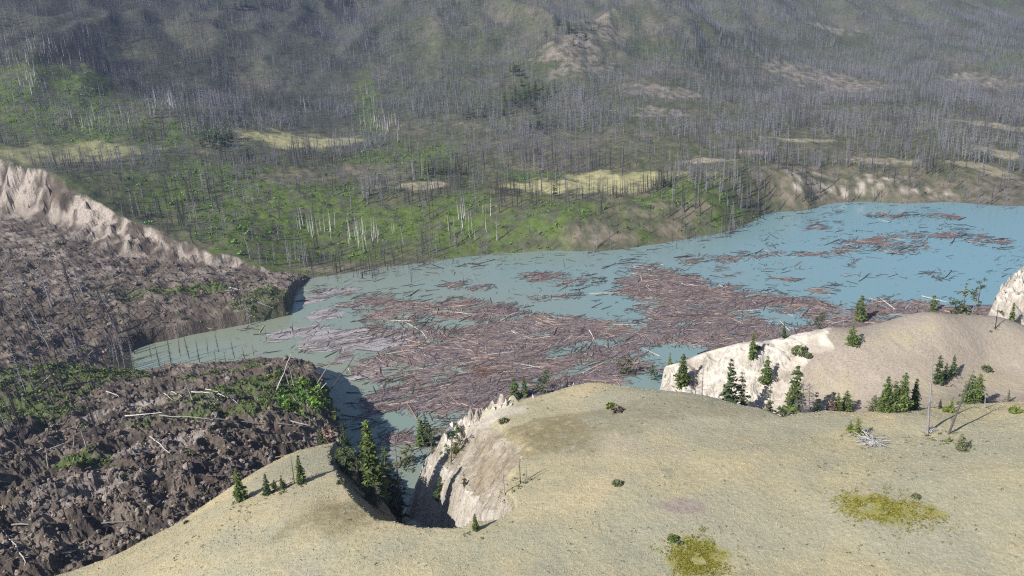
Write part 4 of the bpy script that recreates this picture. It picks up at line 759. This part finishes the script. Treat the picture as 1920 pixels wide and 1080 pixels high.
TREES = [   # base x, base y, top y, kind, label, distance where the base is hidden
    (452, 938, 876, 'full', 'bushy green fir standing alone low on the grassy nose'),
    (502, 927, 886, 'dark', 'dark slim fir second from the lone bushy fir on the nose'),
    (515, 919, 898, 'young', 'tiny young fir between two dark firs on the grassy nose'),
    (530, 915, 891, 'dark', 'small dark fir just left of the bare grey snag on the nose'),
    (552, 906, 848, 'pole', 'bare grey snag beside a green fir on the grassy nose'),
    (563, 904, 852, 'slim', 'green fir right beside the bare grey snag on the nose'),
    (607, 862, 796, 'slim', 'tall slim fir on the top of the nose at the gully mouth', 205),
    (622, 838, 784, 'rust', 'rusty brown dying fir at the mouth of the gully', 235),
    (648, 846, 790, 'dark', 'small dark fir seen against the muddy water at the gully mouth', 184),
    (642, 905, 838, 'wide', 'bright green broad fir on the left rim of the gully', 190),
    (660, 915, 826, 'full', 'bright green pointed fir behind the broad one on the gully rim', 194),
    (677, 935, 842, 'open', 'tall tree with dark bare lower trunk beside the giant spruce', 180),
    (708, 968, 812, 'spire', 'giant shaggy spruce rising from the gully, tallest tree on the bluff', 172),
    (695, 900, 786, 'spire', 'dark spire fir standing just behind the giant spruce', 186),
    (712, 968, 905, 'bushy', 'grey dead branchy tree at the foot of the giant spruce', 170),
    (724, 900, 836, 'dark', 'dark fir tucked behind the right side of the giant spruce', 205),
    (668, 950, 893, 'bare', 'grey dead tree on the shaded left wall of the gully', 176),
    (738, 850, 800, 'bare', 'bare grey tree at the back of the gully before the raft', 205),
    (765, 868, 824, 'wide', 'broad green fir on the upper right wall of the gully'),
    (790, 835, 784, 'slim', 'left fir of the pair topping the right gully wall'),
    (799, 832, 780, 'slim', 'right fir of the pair topping the right gully wall'),
    (810, 850, 800, 'open', 'tall tree with bare dark trunk beside the pair of firs'),
    (846, 866, 806, 'open', 'dark spreading pine leaning over the brown gully slope'),
    (858, 812, 790, 'young', 'small green fir beside the white rocks above the gully'),
    (854, 852, 828, 'young', 'small green fir below the dark spreading pine'),
    (822, 937, 892, 'dark', 'dark fir leaning at the brink of the white cliff', None),
    (871, 912, 884, 'thin', 'thin pale fir on the brown slope above the white cliff'),
    (946, 926, 852, 'pole', 'leftmost bare snag of the trio above the white cliff'),
    (976, 906, 853, 'pole', 'middle bare snag of the trio above the white cliff'),
    (988, 904, 862, 'bare', 'twiggy grey snag, third of the trio above the white cliff'),
    (892, 990, 962, 'full', 'little green fir at the foot of the white gully cliff', None),
    (966, 746, 707, 'full', 'left fir of three on the lake rim above the raft'),
    (986, 744, 704, 'slim', 'middle fir of three on the lake rim above the raft'),
    (1018, 740, 697, 'open', 'right tree of three on the lake rim with a rounded crown'),
    (1175, 702, 674, 'open', 'small round-crowned pine on the rim left of the white slope'),
    (1221, 712, 686, 'open', 'round-topped pine in bushes where the white slope begins'),
    (1281, 717, 662, 'full', 'dark green fir at the left end of the white slope'),
    (1306, 728, 684, 'bare', 'left of two thin bare snags before the white slope', 222),
    (1315, 732, 680, 'bare', 'right of two thin bare snags before the white slope', 222),
    (1366, 742, 670, 'slim', 'slim tall fir standing before the white slope', 216),
    (1390, 742, 696, 'thin', 'pale thin fir right beside the slim tall fir', 217),
    (1437, 716, 666, 'full', 'fir casting a shadow up the middle of the white slope'),
    (1443, 765, 718, 'thin', 'thin grey-green fir at the foot of the white slope', 212),
    (1410, 668, 622, 'slim', 'fir on the crest of the white slope against the raft'),
    (1470, 638, 604, 'slim', 'small fir behind the crest of the white slope against the raft', 241),
    (1492, 768, 682, 'full', 'large green fir between the white slope and the brown hill', 205),
    (1504, 795, 712, 'bushy', 'grey dead branchy tree in the hollow below the large fir', 198),
    (1528, 795, 734, 'dark', 'dark fir in the hollow right of the grey dead tree', 203),
    (1518, 790, 716, 'bushy', 'second grey dead tree behind the first in the hollow', 202),
    (1556, 792, 738, 'rust', 'brown half-dead tree in the hollow beside green firs', 206),
    (1568, 792, 736, 'full', 'left green fir at the right end of the hollow', 207),
    (1585, 782, 730, 'wide', 'right green fir at the right end of the hollow', 209),
    (1640, 770, 738, 'wide', 'low left fir of the dense green clump on the brown hill'),
    (1660, 772, 704, 'full', 'tall left fir of the dense green clump on the brown hill'),
    (1676, 771, 712, 'full', 'fir in the middle of the dense green clump on the brown hill'),
    (1692, 770, 697, 'full', 'tallest fir of the dense green clump on the brown hill'),
    (1712, 768, 708, 'slim', 'right fir of the dense green clump on the brown hill'),
    (1758, 718, 664, 'dark', 'dark fir upslope behind the tall bare snag on the brown hill'),
    (1772, 712, 680, 'dark', 'low dark fir beside the fir behind the tall bare snag'),
    (1786, 703, 664, 'slim', 'small fir casting a shadow, highest on the brown hill'),
    (1815, 758, 702, 'wide', 'broad fir on the brown hill right of the leaning snag'),
    (1832, 752, 700, 'full', 'fir beside the broad one, last in the row on the brown hill'),
    (1762, 766, 748, 'dark', 'tiny dark fir between the two tall bare snags'),
    (1784, 765, 742, 'young', 'yellow-green bushy sapling between the two tall bare snags'),
    (1890, 752, 728, 'thin', 'small grey-green fir at the far right of the brown hill'),
    (1592, 812, 788, 'young', 'left yellow-green sapling of two on the bench edge'),
    (1607, 817, 779, 'young', 'right yellow-green sapling of two on the bench edge'),
    (1801, 842, 812, 'wide', 'low green bush fir casting a shadow on the bench'),
    (1779, 828, 816, 'young', 'tiny bush fir beside the low one on the bench'),
    (1739, 811, 655, 'pole', 'tallest bare snag standing upright on the bench'),
    (1779, 812, 688, 'pole', 'pale bare snag leaning right on the bench'),
    (1846, 764, 712, 'pole', 'short pale snag at the edge of the bench'),
    (1629, 828, 797, 'pole', 'short grey snag rising from the pile of dead branches'),
    (1535, 616, 587, 'open', 'bushy pine on the rim where white slope meets brown hill', 243),
    (1614, 602, 552, 'full', 'lone dark fir standing on the crest of the brown hill'),
    (1598, 646, 608, 'wide', 'grey-green bushy fir below the crest casting a shadow'),
    (1582, 606, 560, 'bare', 'pale bare snag left of the lone dark fir on the crest', 244),
    (1750, 584, 552, 'full', 'small fir on the crest near the far white cliffs'),
    (1790, 588, 562, 'open', 'low pine at the left of the group by the white cliffs'),
    (1806, 588, 527, 'thin', 'sparse tall tree at the right end of the crest'),
    (1832, 588, 531, 'open', 'leafier tall tree beside the sparse one at the crest end', 248),
    (1822, 589, 533, 'bare', 'bare leaning tree between the two tall trees at the crest end', 247),
    (1866, 616, 568, 'burnt', 'charred forked snag on the crest before the white cliffs'),
    (1898, 592, 565, 'slim', 'small fir in front of the white cliffs', 262),
    (1715, 596, 560, 'burnt', 'charred leaning stick on the crest near the lone fir', 246),
    (1256, 684, 664, 'young', 'tiny fir on the crest of the white slope', 250),
    (1346, 668, 648, 'young', 'tiny fir on the white slope crest left of the crest fir', 249),
]
DT = []
vis_i = [k for k, t in enumerate(TREES) if len(t) == 5 or t[5] is None]
VX, VY, VZ = hits([TREES[k][0] for k in vis_i], [TREES[k][1] for k in vis_i])
hitmap = {k: (VX[n], VY[n]) for n, k in enumerate(vis_i)}
TR = np.random.default_rng(77); cnt_ = {}
for k, t in enumerate(TREES):
    if k in hitmap: x, y = hitmap[k]
    else: q = Pd(t[0], t[1], t[5]); x, y = q[0], q[1]
    z = float(height(np.array([x]), np.array([y]))[0]); tp = Pd(t[0], t[2], y); hgt = max(1.0, tp[2] - z)
    if hgt > 24: print('tall', t[4], hgt)
    v = PROTO[t[3]]; n = cnt_.get(t[3], 0); cnt_[t[3]] = n + 1; me = v[n % len(v)]
    dead = t[3] in ('bare', 'pole', 'burnt', 'bushy'); ln = None
    if 'leaning right' in t[4]: ln = (0.24, math.pi / 2)
    elif 'leaning' in t[4]: ln = (0.12, math.pi / 2)
    o = thing('snag' if dead else 'conifer', (x, y, z), t[4], 'dead tree' if dead else 'conifer', None, TR.uniform(0, 6.28), hgt, ln)
    obj('trunk', me[0], None, o); c_ = obj('branches' if dead else 'crown', me[1], None, o)
    if dead: tag(c_, kind='stuff')
    if dead is False: o.scale = (hgt * TR.uniform(0.95, 1.3), hgt * TR.uniform(0.95, 1.3), hgt)

# burnt trees left standing or leaning on the landslide, and drowned ones in the inlet
SB = [(rng.uniform(-30, 260), rng.uniform(520, 700), rng.uniform(30, 85)) for _ in range(34)] + [(rng.uniform(0, 200), rng.uniform(700, 840), rng.uniform(40, 100)) for _ in range(14)] + [(rng.uniform(260, 460), rng.uniform(500, 600), rng.uniform(25, 60)) for _ in range(8)] + [(470, 605, 75), (452, 570, 60), (78, 940, 70)]
X, Y, Z = hits([q[0] for q in SB], [q[1] for q in SB])
for k, q in enumerate(SB):
    d = math.hypot(X[k], Y[k]); hg = q[2] / F * math.hypot(d, 130) * 1.05; g_ = rng.random() < 0.4; me = (DEADG if g_ else DEADD)[k % 3]; tl = abs(rng.normal(0, 0.16))
    o = thing('burnt_tree', (X[k], Y[k], Z[k] - 0.2), ('weathered grey' if g_ else 'charred black') + ' dead tree left tilting on the landslide debris', 'dead tree', ('grey' if g_ else 'black') + ' dead trees on the landslide', rng.uniform(0, 6.28), hg, (tl, rng.uniform(-2.2, -0.9)))
    obj('trunk', me[0], None, o); tag(obj('branches', me[1], None, o), kind='stuff')
IW = [(355, 672, 50), (375, 682, 45), (404, 678, 26), (410, 660, 40), (440, 672, 38), (425, 688, 30), (462, 690, 42), (476, 668, 26), (322, 688, 60), (264, 650, 30), (220, 688, 40), (300, 690, 46), (500, 640, 24), (550, 625, 26), (772, 530, 28), (588, 520, 30), (870, 535, 22), (1060, 505, 26), (390, 664, 30), (338, 668, 36), (284, 672, 30)]
for k, q in enumerate(IW):
    p_ = Pz(q[0], q[1], 0); d = math.hypot(p_[0], p_[1]); hg = q[2] / F * math.hypot(d, 160) * 1.05; me = DEADD[k % 3]
    o = thing('burnt_tree', p_ - [0, 0, 0.4], 'charred black drowned tree standing in the flooded inlet and shallows', 'dead tree', 'drowned trees in the inlet', rng.uniform(0, 6.28), hg, (abs(rng.normal(0, 0.1)), rng.uniform(0, 6.28))); obj('trunk', me[0], None, o); tag(obj('branches', me[1], None, o), kind='stuff')

# leaning poles and fallen logs on the slide: (x0, y0) -> (x1, y1) in the photo
def pole_mesh(name, A_, B_, rad, col, seed):
    r = np.random.default_rng(seed); A_ = np.array(A_); B_ = np.array(B_); L = np.linalg.norm(B_ - A_); acc = Acc()
    ts = np.linspace(0, 1, 5); P = [(B_ - A_) * t + r.normal(0, 0.008 * L, 3) * (0 < t < 1) for t in ts]; v, f = tube(P, np.linspace(rad, rad * 0.45, 5), 6); acc.add(v, f, col)
    for k in range(6):
        t = r.uniform(0.35, 0.97); c = (B_ - A_) * t; v, f = tube([c, c + (B_ - A_) * 0.04 + r.normal(0, 0.045 * L, 3)], [rad * 0.3, rad * 0.1], 3, False); acc.add(v, f, np.array(col) * 0.9)
    me = acc.mesh(name); me.materials.append(M_wood); return me
PALEW = (0.50, 0.455, 0.40); GREYW = (0.26, 0.235, 0.215); DARKW = (0.08, 0.066, 0.058)
LEAN = [((518, 731), (546, 664), PALEW, 'bleached pole leaning right from the green clump, thickest of its cluster'), ((551, 722), (543, 690), PALEW, 'short bleached pole crossing the leaning one in the green clump'), ((543, 722), (534, 698), PALEW, 'thin bleached pole at the left of the crossed poles'), ((592, 722), (636, 655), GREYW, 'long grey pole leaning out over the lake from the clump tip'), ((596, 733), (602, 716), GREYW, 'short grey stub at the tip of the green clump'), ((613, 738), (664, 668), DARKW, 'long dark pole leaning out over the lake from the clump tip'), ((600, 730), (612, 718), PALEW, 'short white broken pole at the tip of the green clump'),
        ((163, 838), (152, 808), PALEW, 'leaning white stub in the bare debris'), ((91, 875), (85, 840), PALEW, 'white stub standing in the green patch of the debris'), ((136, 838), (140, 810), GREYW, 'thin grey stub left of the leaning white stub'), ((362, 752), (346, 712), PALEW, 'pale pole tilting left at the back of the green clump')]
FALL = [((283, 826), (320, 857), PALEW, 'white log lying alone on dark churned debris'), ((308, 738), (324, 755), PALEW, 'short white log on the left end of the green clump'), ((322, 736), (342, 748), PALEW, 'second short white log beside the first on the green clump'), ((360, 741), (400, 744), PALEW, 'white log lying level across the green clump'), ((386, 734), (410, 740), PALEW, 'white broken log above the level one in the green clump'), ((410, 742), (446, 760), PALEW, 'white log slanting down through the green clump'), ((388, 762), (402, 744), GREYW, 'grey log propped crosswise in the green clump'), ((408, 750), (420, 740), PALEW, 'pale stick leaning on the crossed logs'),
        ((235, 783), (305, 777), PALEW, 'long pale log along the lower edge of the green clump'), ((300, 781), (400, 788), GREYW, 'very long grey log bordering the clump and the bare clods'), ((400, 788), (490, 796), GREYW, 'long grey log continuing right along the bare clods'), ((520, 795), (578, 801), GREYW, 'grey log near the right tip of the bare clods'), ((545, 791), (582, 800), PALEW, 'pale thin log at the right tip of the bare clods'),
        ((200, 737), (224, 747), PALEW, 'curved white log beside the bare mound'), ((0, 992), (30, 1022), PALEW, 'white forked trunk lying at the lower left corner'), ((30, 1022), (50, 1062), PALEW, 'white bent trunk end at the lower left corner'), ((118, 1037), (142, 1030), PALEW, 'pale splintered log at the foot of the debris'), ((190, 979), (250, 977), GREYW, 'grey log half buried low in the debris'), ((25, 995), (85, 985), GREYW, 'grey thin log near the lower left corner'), ((0, 905), (35, 903), GREYW, 'grey log at the left frame edge'), ((95, 845), (130, 838), PALEW, 'pale log above the green patch in the debris'), ((230, 858), (280, 852), GREYW, 'grey log behind the white one on the debris'),
        ((430, 541), (452, 548), PALEW, 'white log on the shrubby shore hummock'), ((483, 570), (512, 575), PALEW, 'white log near the tip of the shrubby shore hummock'), ((380, 500), (414, 518), DARKW, 'dark log at the foot of the pale scarp'), ((412, 512), (460, 512), GREYW, 'grey log below the low end of the scarp'), ((100, 770), (160, 735), DARKW, 'dark log slanting on the shaded left debris'), ((10, 700), (80, 735), DARKW, 'long dark log on the shrubby left debris'), ((0, 815), (50, 850), DARKW, 'dark log at the left edge below the shrubs'), ((330, 962), (392, 952), DARKW, 'dark log near the grass boundary of the debris'), ((430, 858), (470, 850), DARKW, 'dark log at the brink above the nose'), ((515, 855), (536, 851), (0.33, 0.22, 0.14), 'short tan log where debris meets the grassy nose')]
X0, Y0, Z0 = hits([q[0][0] for q in LEAN], [q[0][1] for q in LEAN])
for k, (a, b, col, lab) in enumerate(LEAN):
    p0 = np.array([X0[k], Y0[k], Z0[k] - 0.3]); p1 = Pd(b[0], b[1], Y0[k] - 2)
    o = obj('leaning_trunk', pole_mesh('leaning_trunk', p0, p1, 0.26, col, k), None, None, p0); tag(o, lab, 'trunk')
PX = [p for q in FALL for p in (q[0][0], (q[0][0] + q[1][0]) / 2, q[1][0])]; PY = [p for q in FALL for p in (q[0][1], (q[0][1] + q[1][1]) / 2, q[1][1])]
X0, Y0, Z0 = hits(PX, PY)
for k, (a, b, col, lab) in enumerate(FALL):
    i = 3 * k; p0 = np.array([X0[i], Y0[i], Z0[i] + 0.5]); p1 = np.array([X0[i + 2], Y0[i + 2], Z0[i + 2] + 0.5]); L = np.linalg.norm(p1 - p0)
    want = math.hypot(a[0] - b[0], a[1] - b[1]) / F * 300
    if L > 3 * want + 6: p1 = p0 + (p1 - p0) / L * (2 * want + 4)
    ts_ = np.linspace(0.1, 0.9, 9); g_ = height(p0[0] + (p1[0] - p0[0]) * ts_, p0[1] + (p1[1] - p0[1]) * ts_); lift = np.max(g_ - (p0[2] + (p1[2] - p0[2]) * ts_)); 
    if lift > 0: p0[2] += min(lift, 1.2); p1[2] += min(lift, 1.2)
    o = obj('fallen_log', pole_mesh('fallen_log', p0, p1, 0.24, col, 50 + k), None, None, p0); tag(o, lab, 'log')

# shrubs on the bluff, each its own plant
def shrub_thing(x, y, r_, col, lab, seed, grp=None):
    z = float(height(np.array([x]), np.array([y]))[0]); o = thing('shrub', (x, y, z), lab, 'shrub', grp, seed, r_)
    V, Fc, Cc = t_shrub(1200 + seed, 130, 0.9); me = mesh_np('foliage', V * np.array([1, 1, 0.9]), Fc, Cc * np.array(col)); me.materials.append(M_leaf); tag(obj('foliage', me, None, o), kind='stuff')
    A = Acc(); r = np.random.default_rng(seed)
    for k in range(6): e = r.normal(0, 0.5, 3); v, f = tube([(0, 0, -0.1), (e[0], e[1], 0.5 + abs(e[2]) * 0.4)], [0.05, 0.015], 3, False); A.add(v, f, (0.12, 0.10, 0.085))
    sm = A.mesh('stems'); sm.materials.append(M_wood); tag(obj('stems', sm, None, o), kind='stuff')
SH = [(1100, 704, 20, GY, 'spreading green shrub on the lake rim behind the grassy crest'), (1116, 700, 12, G, 'smaller green shrub beside the spreading one on the rim'), (1146, 764, 10, GY, 'bright green shrub alone on the grassy crest'), (1158, 770, 11, (0.15, 0.12, 0.10), 'brown dead shrub beside the bright green one'), (1190, 716, 12, GB, 'grey-green shrub on the rim before the white slope'), (1205, 715, 10, GY, 'green shrub at the foot of the round-topped pine'), (1236, 716, 12, GB, 'low shrub right of the round-topped pine'), (1500, 660, 14, GB, 'flat green shrub on top of the white slope'), (1515, 662, 8, GB, 'small shrub right of the flat one on the white slope'), (1262, 1012, 9, G, 'green shrub at the edge of the near yellow patch'), (1275, 1016, 6, GB, 'small shrub right of the one at the near yellow patch'), (1718, 932, 7, GB, 'small dark green shrub beside the far yellow patch'), (1158, 906, 9, GB, 'olive shrub in the middle of the open grass'), (912, 758, 9, GB, 'grey-green shrub by the pale bare strip'), (945, 790, 9, GB, 'grey-green shrub under the pale bare strip'), (1005, 735, 7, GY, 'low green shrub on the lake rim by the white rocks'), (1060, 726, 9, GB, 'dull shrub on the grassy lake rim'), (1850, 590, 7, GB, 'shrub at the foot of the far white cliffs'), (1872, 588, 8, GB, 'second shrub at the foot of the far white cliffs'), (640, 905, 8, GB, 'dull shrub on the left gully rim'), (745, 835, 10, G, 'green shrub at the back of the gully'), (830, 842, 6, GY, 'small bright shrub under the dark spreading pine'), (350, 980, 5, GD, 'dark shrub at the grass boundary of the debris'), (1780, 772, 10, GY, 'yellow-green shrub on the edge of the bench'), (1905, 772, 10, GY, 'yellow-green shrub at the right end of the bench'), (1850, 690, 8, GB, 'faint shrub on the right of the brown hill'), (1420, 650, 7, GB, 'tiny shrub near the crest of the white slope')]
X0, Y0, Z0 = hits([q[0] for q in SH], [q[1] for q in SH])
for k, q in enumerate(SH): shrub_thing(X0[k], Y0[k], max(0.45, q[2] / F * math.hypot(X0[k], Y0[k], 95)), q[3], q[4], k)
# heaps of dead branches on the bench
def brush(px, py, rad, n, lab, seed, col=(0.36, 0.34, 0.325), up=1.0):
    x, y, z = hit(px, py); r = np.random.default_rng(seed); A = Acc()
    for k in range(n):
        a = r.uniform(0, 6.283); L = rad * r.uniform(0.5, 1.2); c = np.array([r.normal(0, rad * 0.3), r.normal(0, rad * 0.3), r.uniform(0.05, 0.7)]); e = np.array([math.cos(a) * L, math.sin(a) * L * 0.8, r.uniform(-0.2, 0.9)])
        v, f = tube([c, c + e * 0.5 + [0, 0, 0.2], c + e], [0.075, 0.055, 0.02], 4, False); A.add(v, f, np.array(col) * r.uniform(0.6, 1.3))
    me = A.mesh('brush_pile'); me.materials.append(M_wood); o = obj('brush_pile', me, None, None, (x, y, z)); tag(o, lab, 'dead branches', kind='stuff')
brush(1632, 826, 3.6, 80, 'sprawling heap of grey dead branches around the short snag', 1); brush(1741, 810, 1.6, 40, 'small heap of pale dead branches at the foot of the tallest snag', 2); brush(1590, 800, 1.6, 16, 'few dead branches by the saplings', 3)
brush(905, 696, 8.0, 70, 'heap of brown logs piled up in the middle of the raft', 4, (0.22, 0.13, 0.09)); brush(855, 624, 5.0, 36, 'small dark heap of snapped trunks upright in the raft', 5, (0.12, 0.085, 0.07)); brush(650, 553, 4.5, 40, 'heap of debris aground off the shrubby shore hummock', 6, (0.2, 0.16, 0.12))

# white rocks on the rim above the lake
def rock_thing(px, py, w_, h_, lab, seed, n=1):
    x, y, z = hit(px, py + 5); V, Fc, _ = t_clod(seed); V = V * np.random.default_rng(seed).uniform(0.5, 1.4, V.shape); V[12:18, :2] *= 0.55; V[18, 2] *= 1.5; me = mesh_np('white_rock', V * np.array([1, 1, 1]), Fc, np.tile([[0.60, 0.545, 0.465]], (len(V), 1)) * np.random.default_rng(seed).uniform(0.85, 1.1, (len(V), 1))); me.materials.append(M_rock); D = math.hypot(x, y, 95)
    o = obj('white_rock', me, None, None, (x, y, z)); o.scale = (w_ / F * D * 0.62, w_ / F * D * 0.62, h_ / F * D * 0.75); o.rotation_euler = (0.1, -0.1, seed); tag(o, lab, 'rock')
for k, q in enumerate([(926, 757, 6, 13, 'tall white pinnacle at the left of the rim rocks'), (938, 754, 7, 9, 'white rock second from the left on the rim'), (948, 752, 8, 11, 'large white rock in the middle of the rim rocks'), (958, 748, 6, 8, 'white rock right of the large one on the rim'), (912, 764, 4, 6, 'small white rock left of the tall pinnacle'), (1000, 740, 6, 8, 'white rock between the rim firs'), (1068, 718, 5, 7, 'white rock on the grassy rim, leftmost of two'), (1076, 716, 5, 6, 'white rock on the grassy rim, right of two'), (848, 792, 10, 12, 'white rock rib at the top of the pale cliff patch'), (866, 786, 9, 14, 'white pointed rock on the pale cliff patch'), (880, 792, 9, 9, 'white rock low on the pale cliff patch'), (856, 804, 9, 10, 'white block under the rock rib')]): rock_thing(*q, 1300 + k)

# grass tufts
NT = 210000
a_ = rng.uniform(math.radians(-37), math.radians(37), NT); d_ = np.sqrt(rng.uniform(92 ** 2, 262 ** 2, NT)); tx_, ty_ = d_ * np.sin(a_), d_ * np.cos(a_); th, tz_, tc = height(tx_, ty_, True)
qx, qy, _ = project(tx_, ty_, th)
kp = (tz_ == 2) & (tc < 0.9) & (qx > -40) & (qx < 1960) & (qy < 1110) & (rng.random(NT) < np.interp(d_, [100, 170, 260], [1, 0.8, 0.45]) * (0.55 + 0.45 * ss(0.5 + 1.5 * fbm(tx_, ty_, 5, 3, 451)))); tx_, ty_, th, tc = [q[kp] for q in (tx_, ty_, th, tc)]
tuT = []
for k in range(5):
    r = np.random.default_rng(1400 + k); V = []
    for j in range(5): a = 2 * np.pi * j / 5 + r.uniform(-0.4, 0.4); q = r.uniform(0.7, 1.3); V.append((math.cos(a) * q, math.sin(a) * q, -0.08))
    V.append((r.normal(0, 0.2), r.normal(0, 0.2), r.uniform(0.3, 0.7))); tuT.append((np.array(V), np.array([(j, (j + 1) % 5, 5) for j in range(5)]), np.ones((6, 3))))
tcol = bluff_color(tx_, ty_, th, tc * 0.5, np.zeros(len(tx_))) * rng.uniform(0.72, 1.0, (len(tx_), 1))
A = Acc(); bake(A, tuT, rng.integers(0, 5, len(tx_)), np.stack([tx_, ty_, th], -1), rng.uniform(0, 6.28, len(tx_)), rng.uniform(0.10, 0.26, len(tx_)), tint=tcol)
tag(obj('dry_grass', A.mesh('dry_grass'), M_tuft), kind='stuff')
A = Acc()
for e, n_ in zip(PATCH, (2600, 2200)):      # golden weeds growing in the two damp hollows
    q = rng.normal(0, 0.62, (n_, 2)); a = math.atan2(e[0], e[1]); u, v = q[:, 0] * e[2], q[:, 1] * e[3]; wx_, wy_ = e[0] + u * math.cos(a) + v * math.sin(a), e[1] - u * math.sin(a) + v * math.cos(a)
    k_ = fbm(wx_, wy_, 4, 3, 461) > -0.12; wx_, wy_ = wx_[k_], wy_[k_]; n_ = len(wx_)
    tn = np.array([[0.19, 0.175, 0.022]]) * rng.uniform(0.6, 1.3, (n_, 1)) * (1 + rng.normal(0, 0.1, (n_, 3))); bake(A, shT, rng.integers(0, 6, n_), np.stack([wx_, wy_, height(wx_, wy_) - 0.05], -1), rng.uniform(0, 6.28, n_), rng.uniform(0.12, 0.34, n_), tint=tn)
A2 = Acc(); n_ = 30000; a_ = rng.uniform(math.radians(-37), math.radians(37), n_); d_ = np.sqrt(rng.uniform(95 ** 2, 230 ** 2, n_)); ux, uy = d_ * np.sin(a_), d_ * np.cos(a_); uh, uz, uc = height(ux, uy, True)
SAGE = [el(*q) for q in [(1640, 880, 90, 16), (1390, 1000, 110, 18), (1230, 915, 60, 14), (1700, 830, 120, 14), (400, 1000, 120, 30), (1820, 1000, 80, 20), (1060, 745, 90, 10), (1150, 985, 60, 16)]]; sm_ = np.zeros(n_)
for e in SAGE: sm_ = np.maximum(sm_, ell_mask(ux, uy, e, 471, 0.9, 10))
k_ = (uz == 2) & (uc < 0.6) & (rng.random(n_) < 0.03 + 0.5 * sm_ * ss(0.4 + 2 * fbm(ux, uy, 6, 2, 473))); n2_ = int(k_.sum())
tb = np.array([[o.location.x, o.location.y] for o in bpy.data.objects if o.get('category') in ('conifer', 'dead tree') and o.type == 'EMPTY' and o.location.y < 275 and o.location.x > -70]); tb = np.repeat(tb, 7, 0) + rng.normal(0, 1.5, (len(tb) * 7, 2)); tbz = height(tb[:, 0], tb[:, 1])      # undergrowth round the trees
bake(A2, shT, rng.integers(0, 6, len(tb)), np.stack([tb[:, 0], tb[:, 1], tbz - 0.1], -1), rng.uniform(0, 6.28, len(tb)), rng.uniform(0.2, 0.75, len(tb)), tint=np.array([[0.12, 0.135, 0.06]]) * rng.uniform(0.5, 1.3, (len(tb), 1)))
bake(A2, shT, rng.integers(0, 6, n2_), np.stack([ux, uy, uh - 0.05], -1)[k_], rng.uniform(0, 6.28, n2_), rng.uniform(0.15, 0.42, n2_), tint=np.array([[0.15, 0.155, 0.095]]) * rng.uniform(0.65, 1.25, (n2_, 1))); tag(obj('sagebrush', A2.mesh('sagebrush'), M_leaf), kind='stuff')
tag(obj('golden_weeds', A.mesh('golden_weeds'), M_leaf), kind='stuff'); print('tufts', len(tx_), round(time.time() - T0, 1))

# ------------------------------------------------------------------ air
def haze(density=0.00008):
    lo, hi = (-2900, -60, -12), (2900, 3600, 800); V = [(x, y, z) for x in (lo[0], hi[0]) for y in (lo[1], hi[1]) for z in (lo[2], hi[2])]
    me = mesh_np('haze', V, [(0, 1, 3, 2), (4, 6, 7, 5), (0, 4, 5, 1), (2, 3, 7, 6), (0, 2, 6, 4), (1, 5, 7, 3)]); m = bpy.data.materials.new('air'); m.use_nodes = True; n = m.node_tree; n.nodes.clear()
    o_ = n.nodes.new('ShaderNodeOutputMaterial'); v = n.nodes.new('ShaderNodeVolumePrincipled'); v.inputs['Color'].default_value = (0.50, 0.63, 1.0, 1); v.inputs['Density'].default_value = density; v.inputs['Anisotropy'].default_value = 0.1
    n.links.new(v.outputs[0], o_.inputs['Volume']); m.cycles.homogeneous_volume = True if hasattr(m.cycles, 'homogeneous_volume') else None
    tag(obj('haze', me, m), kind='stuff')
haze()
tot = sum(len(me.polygons) * (1 if len(me.polygons) == 0 or me.polygons[0].loop_total == 3 else 2) for me in bpy.data.meshes); print('triangles', tot, 'objects', len(bpy.data.objects), round(time.time() - T0, 1))
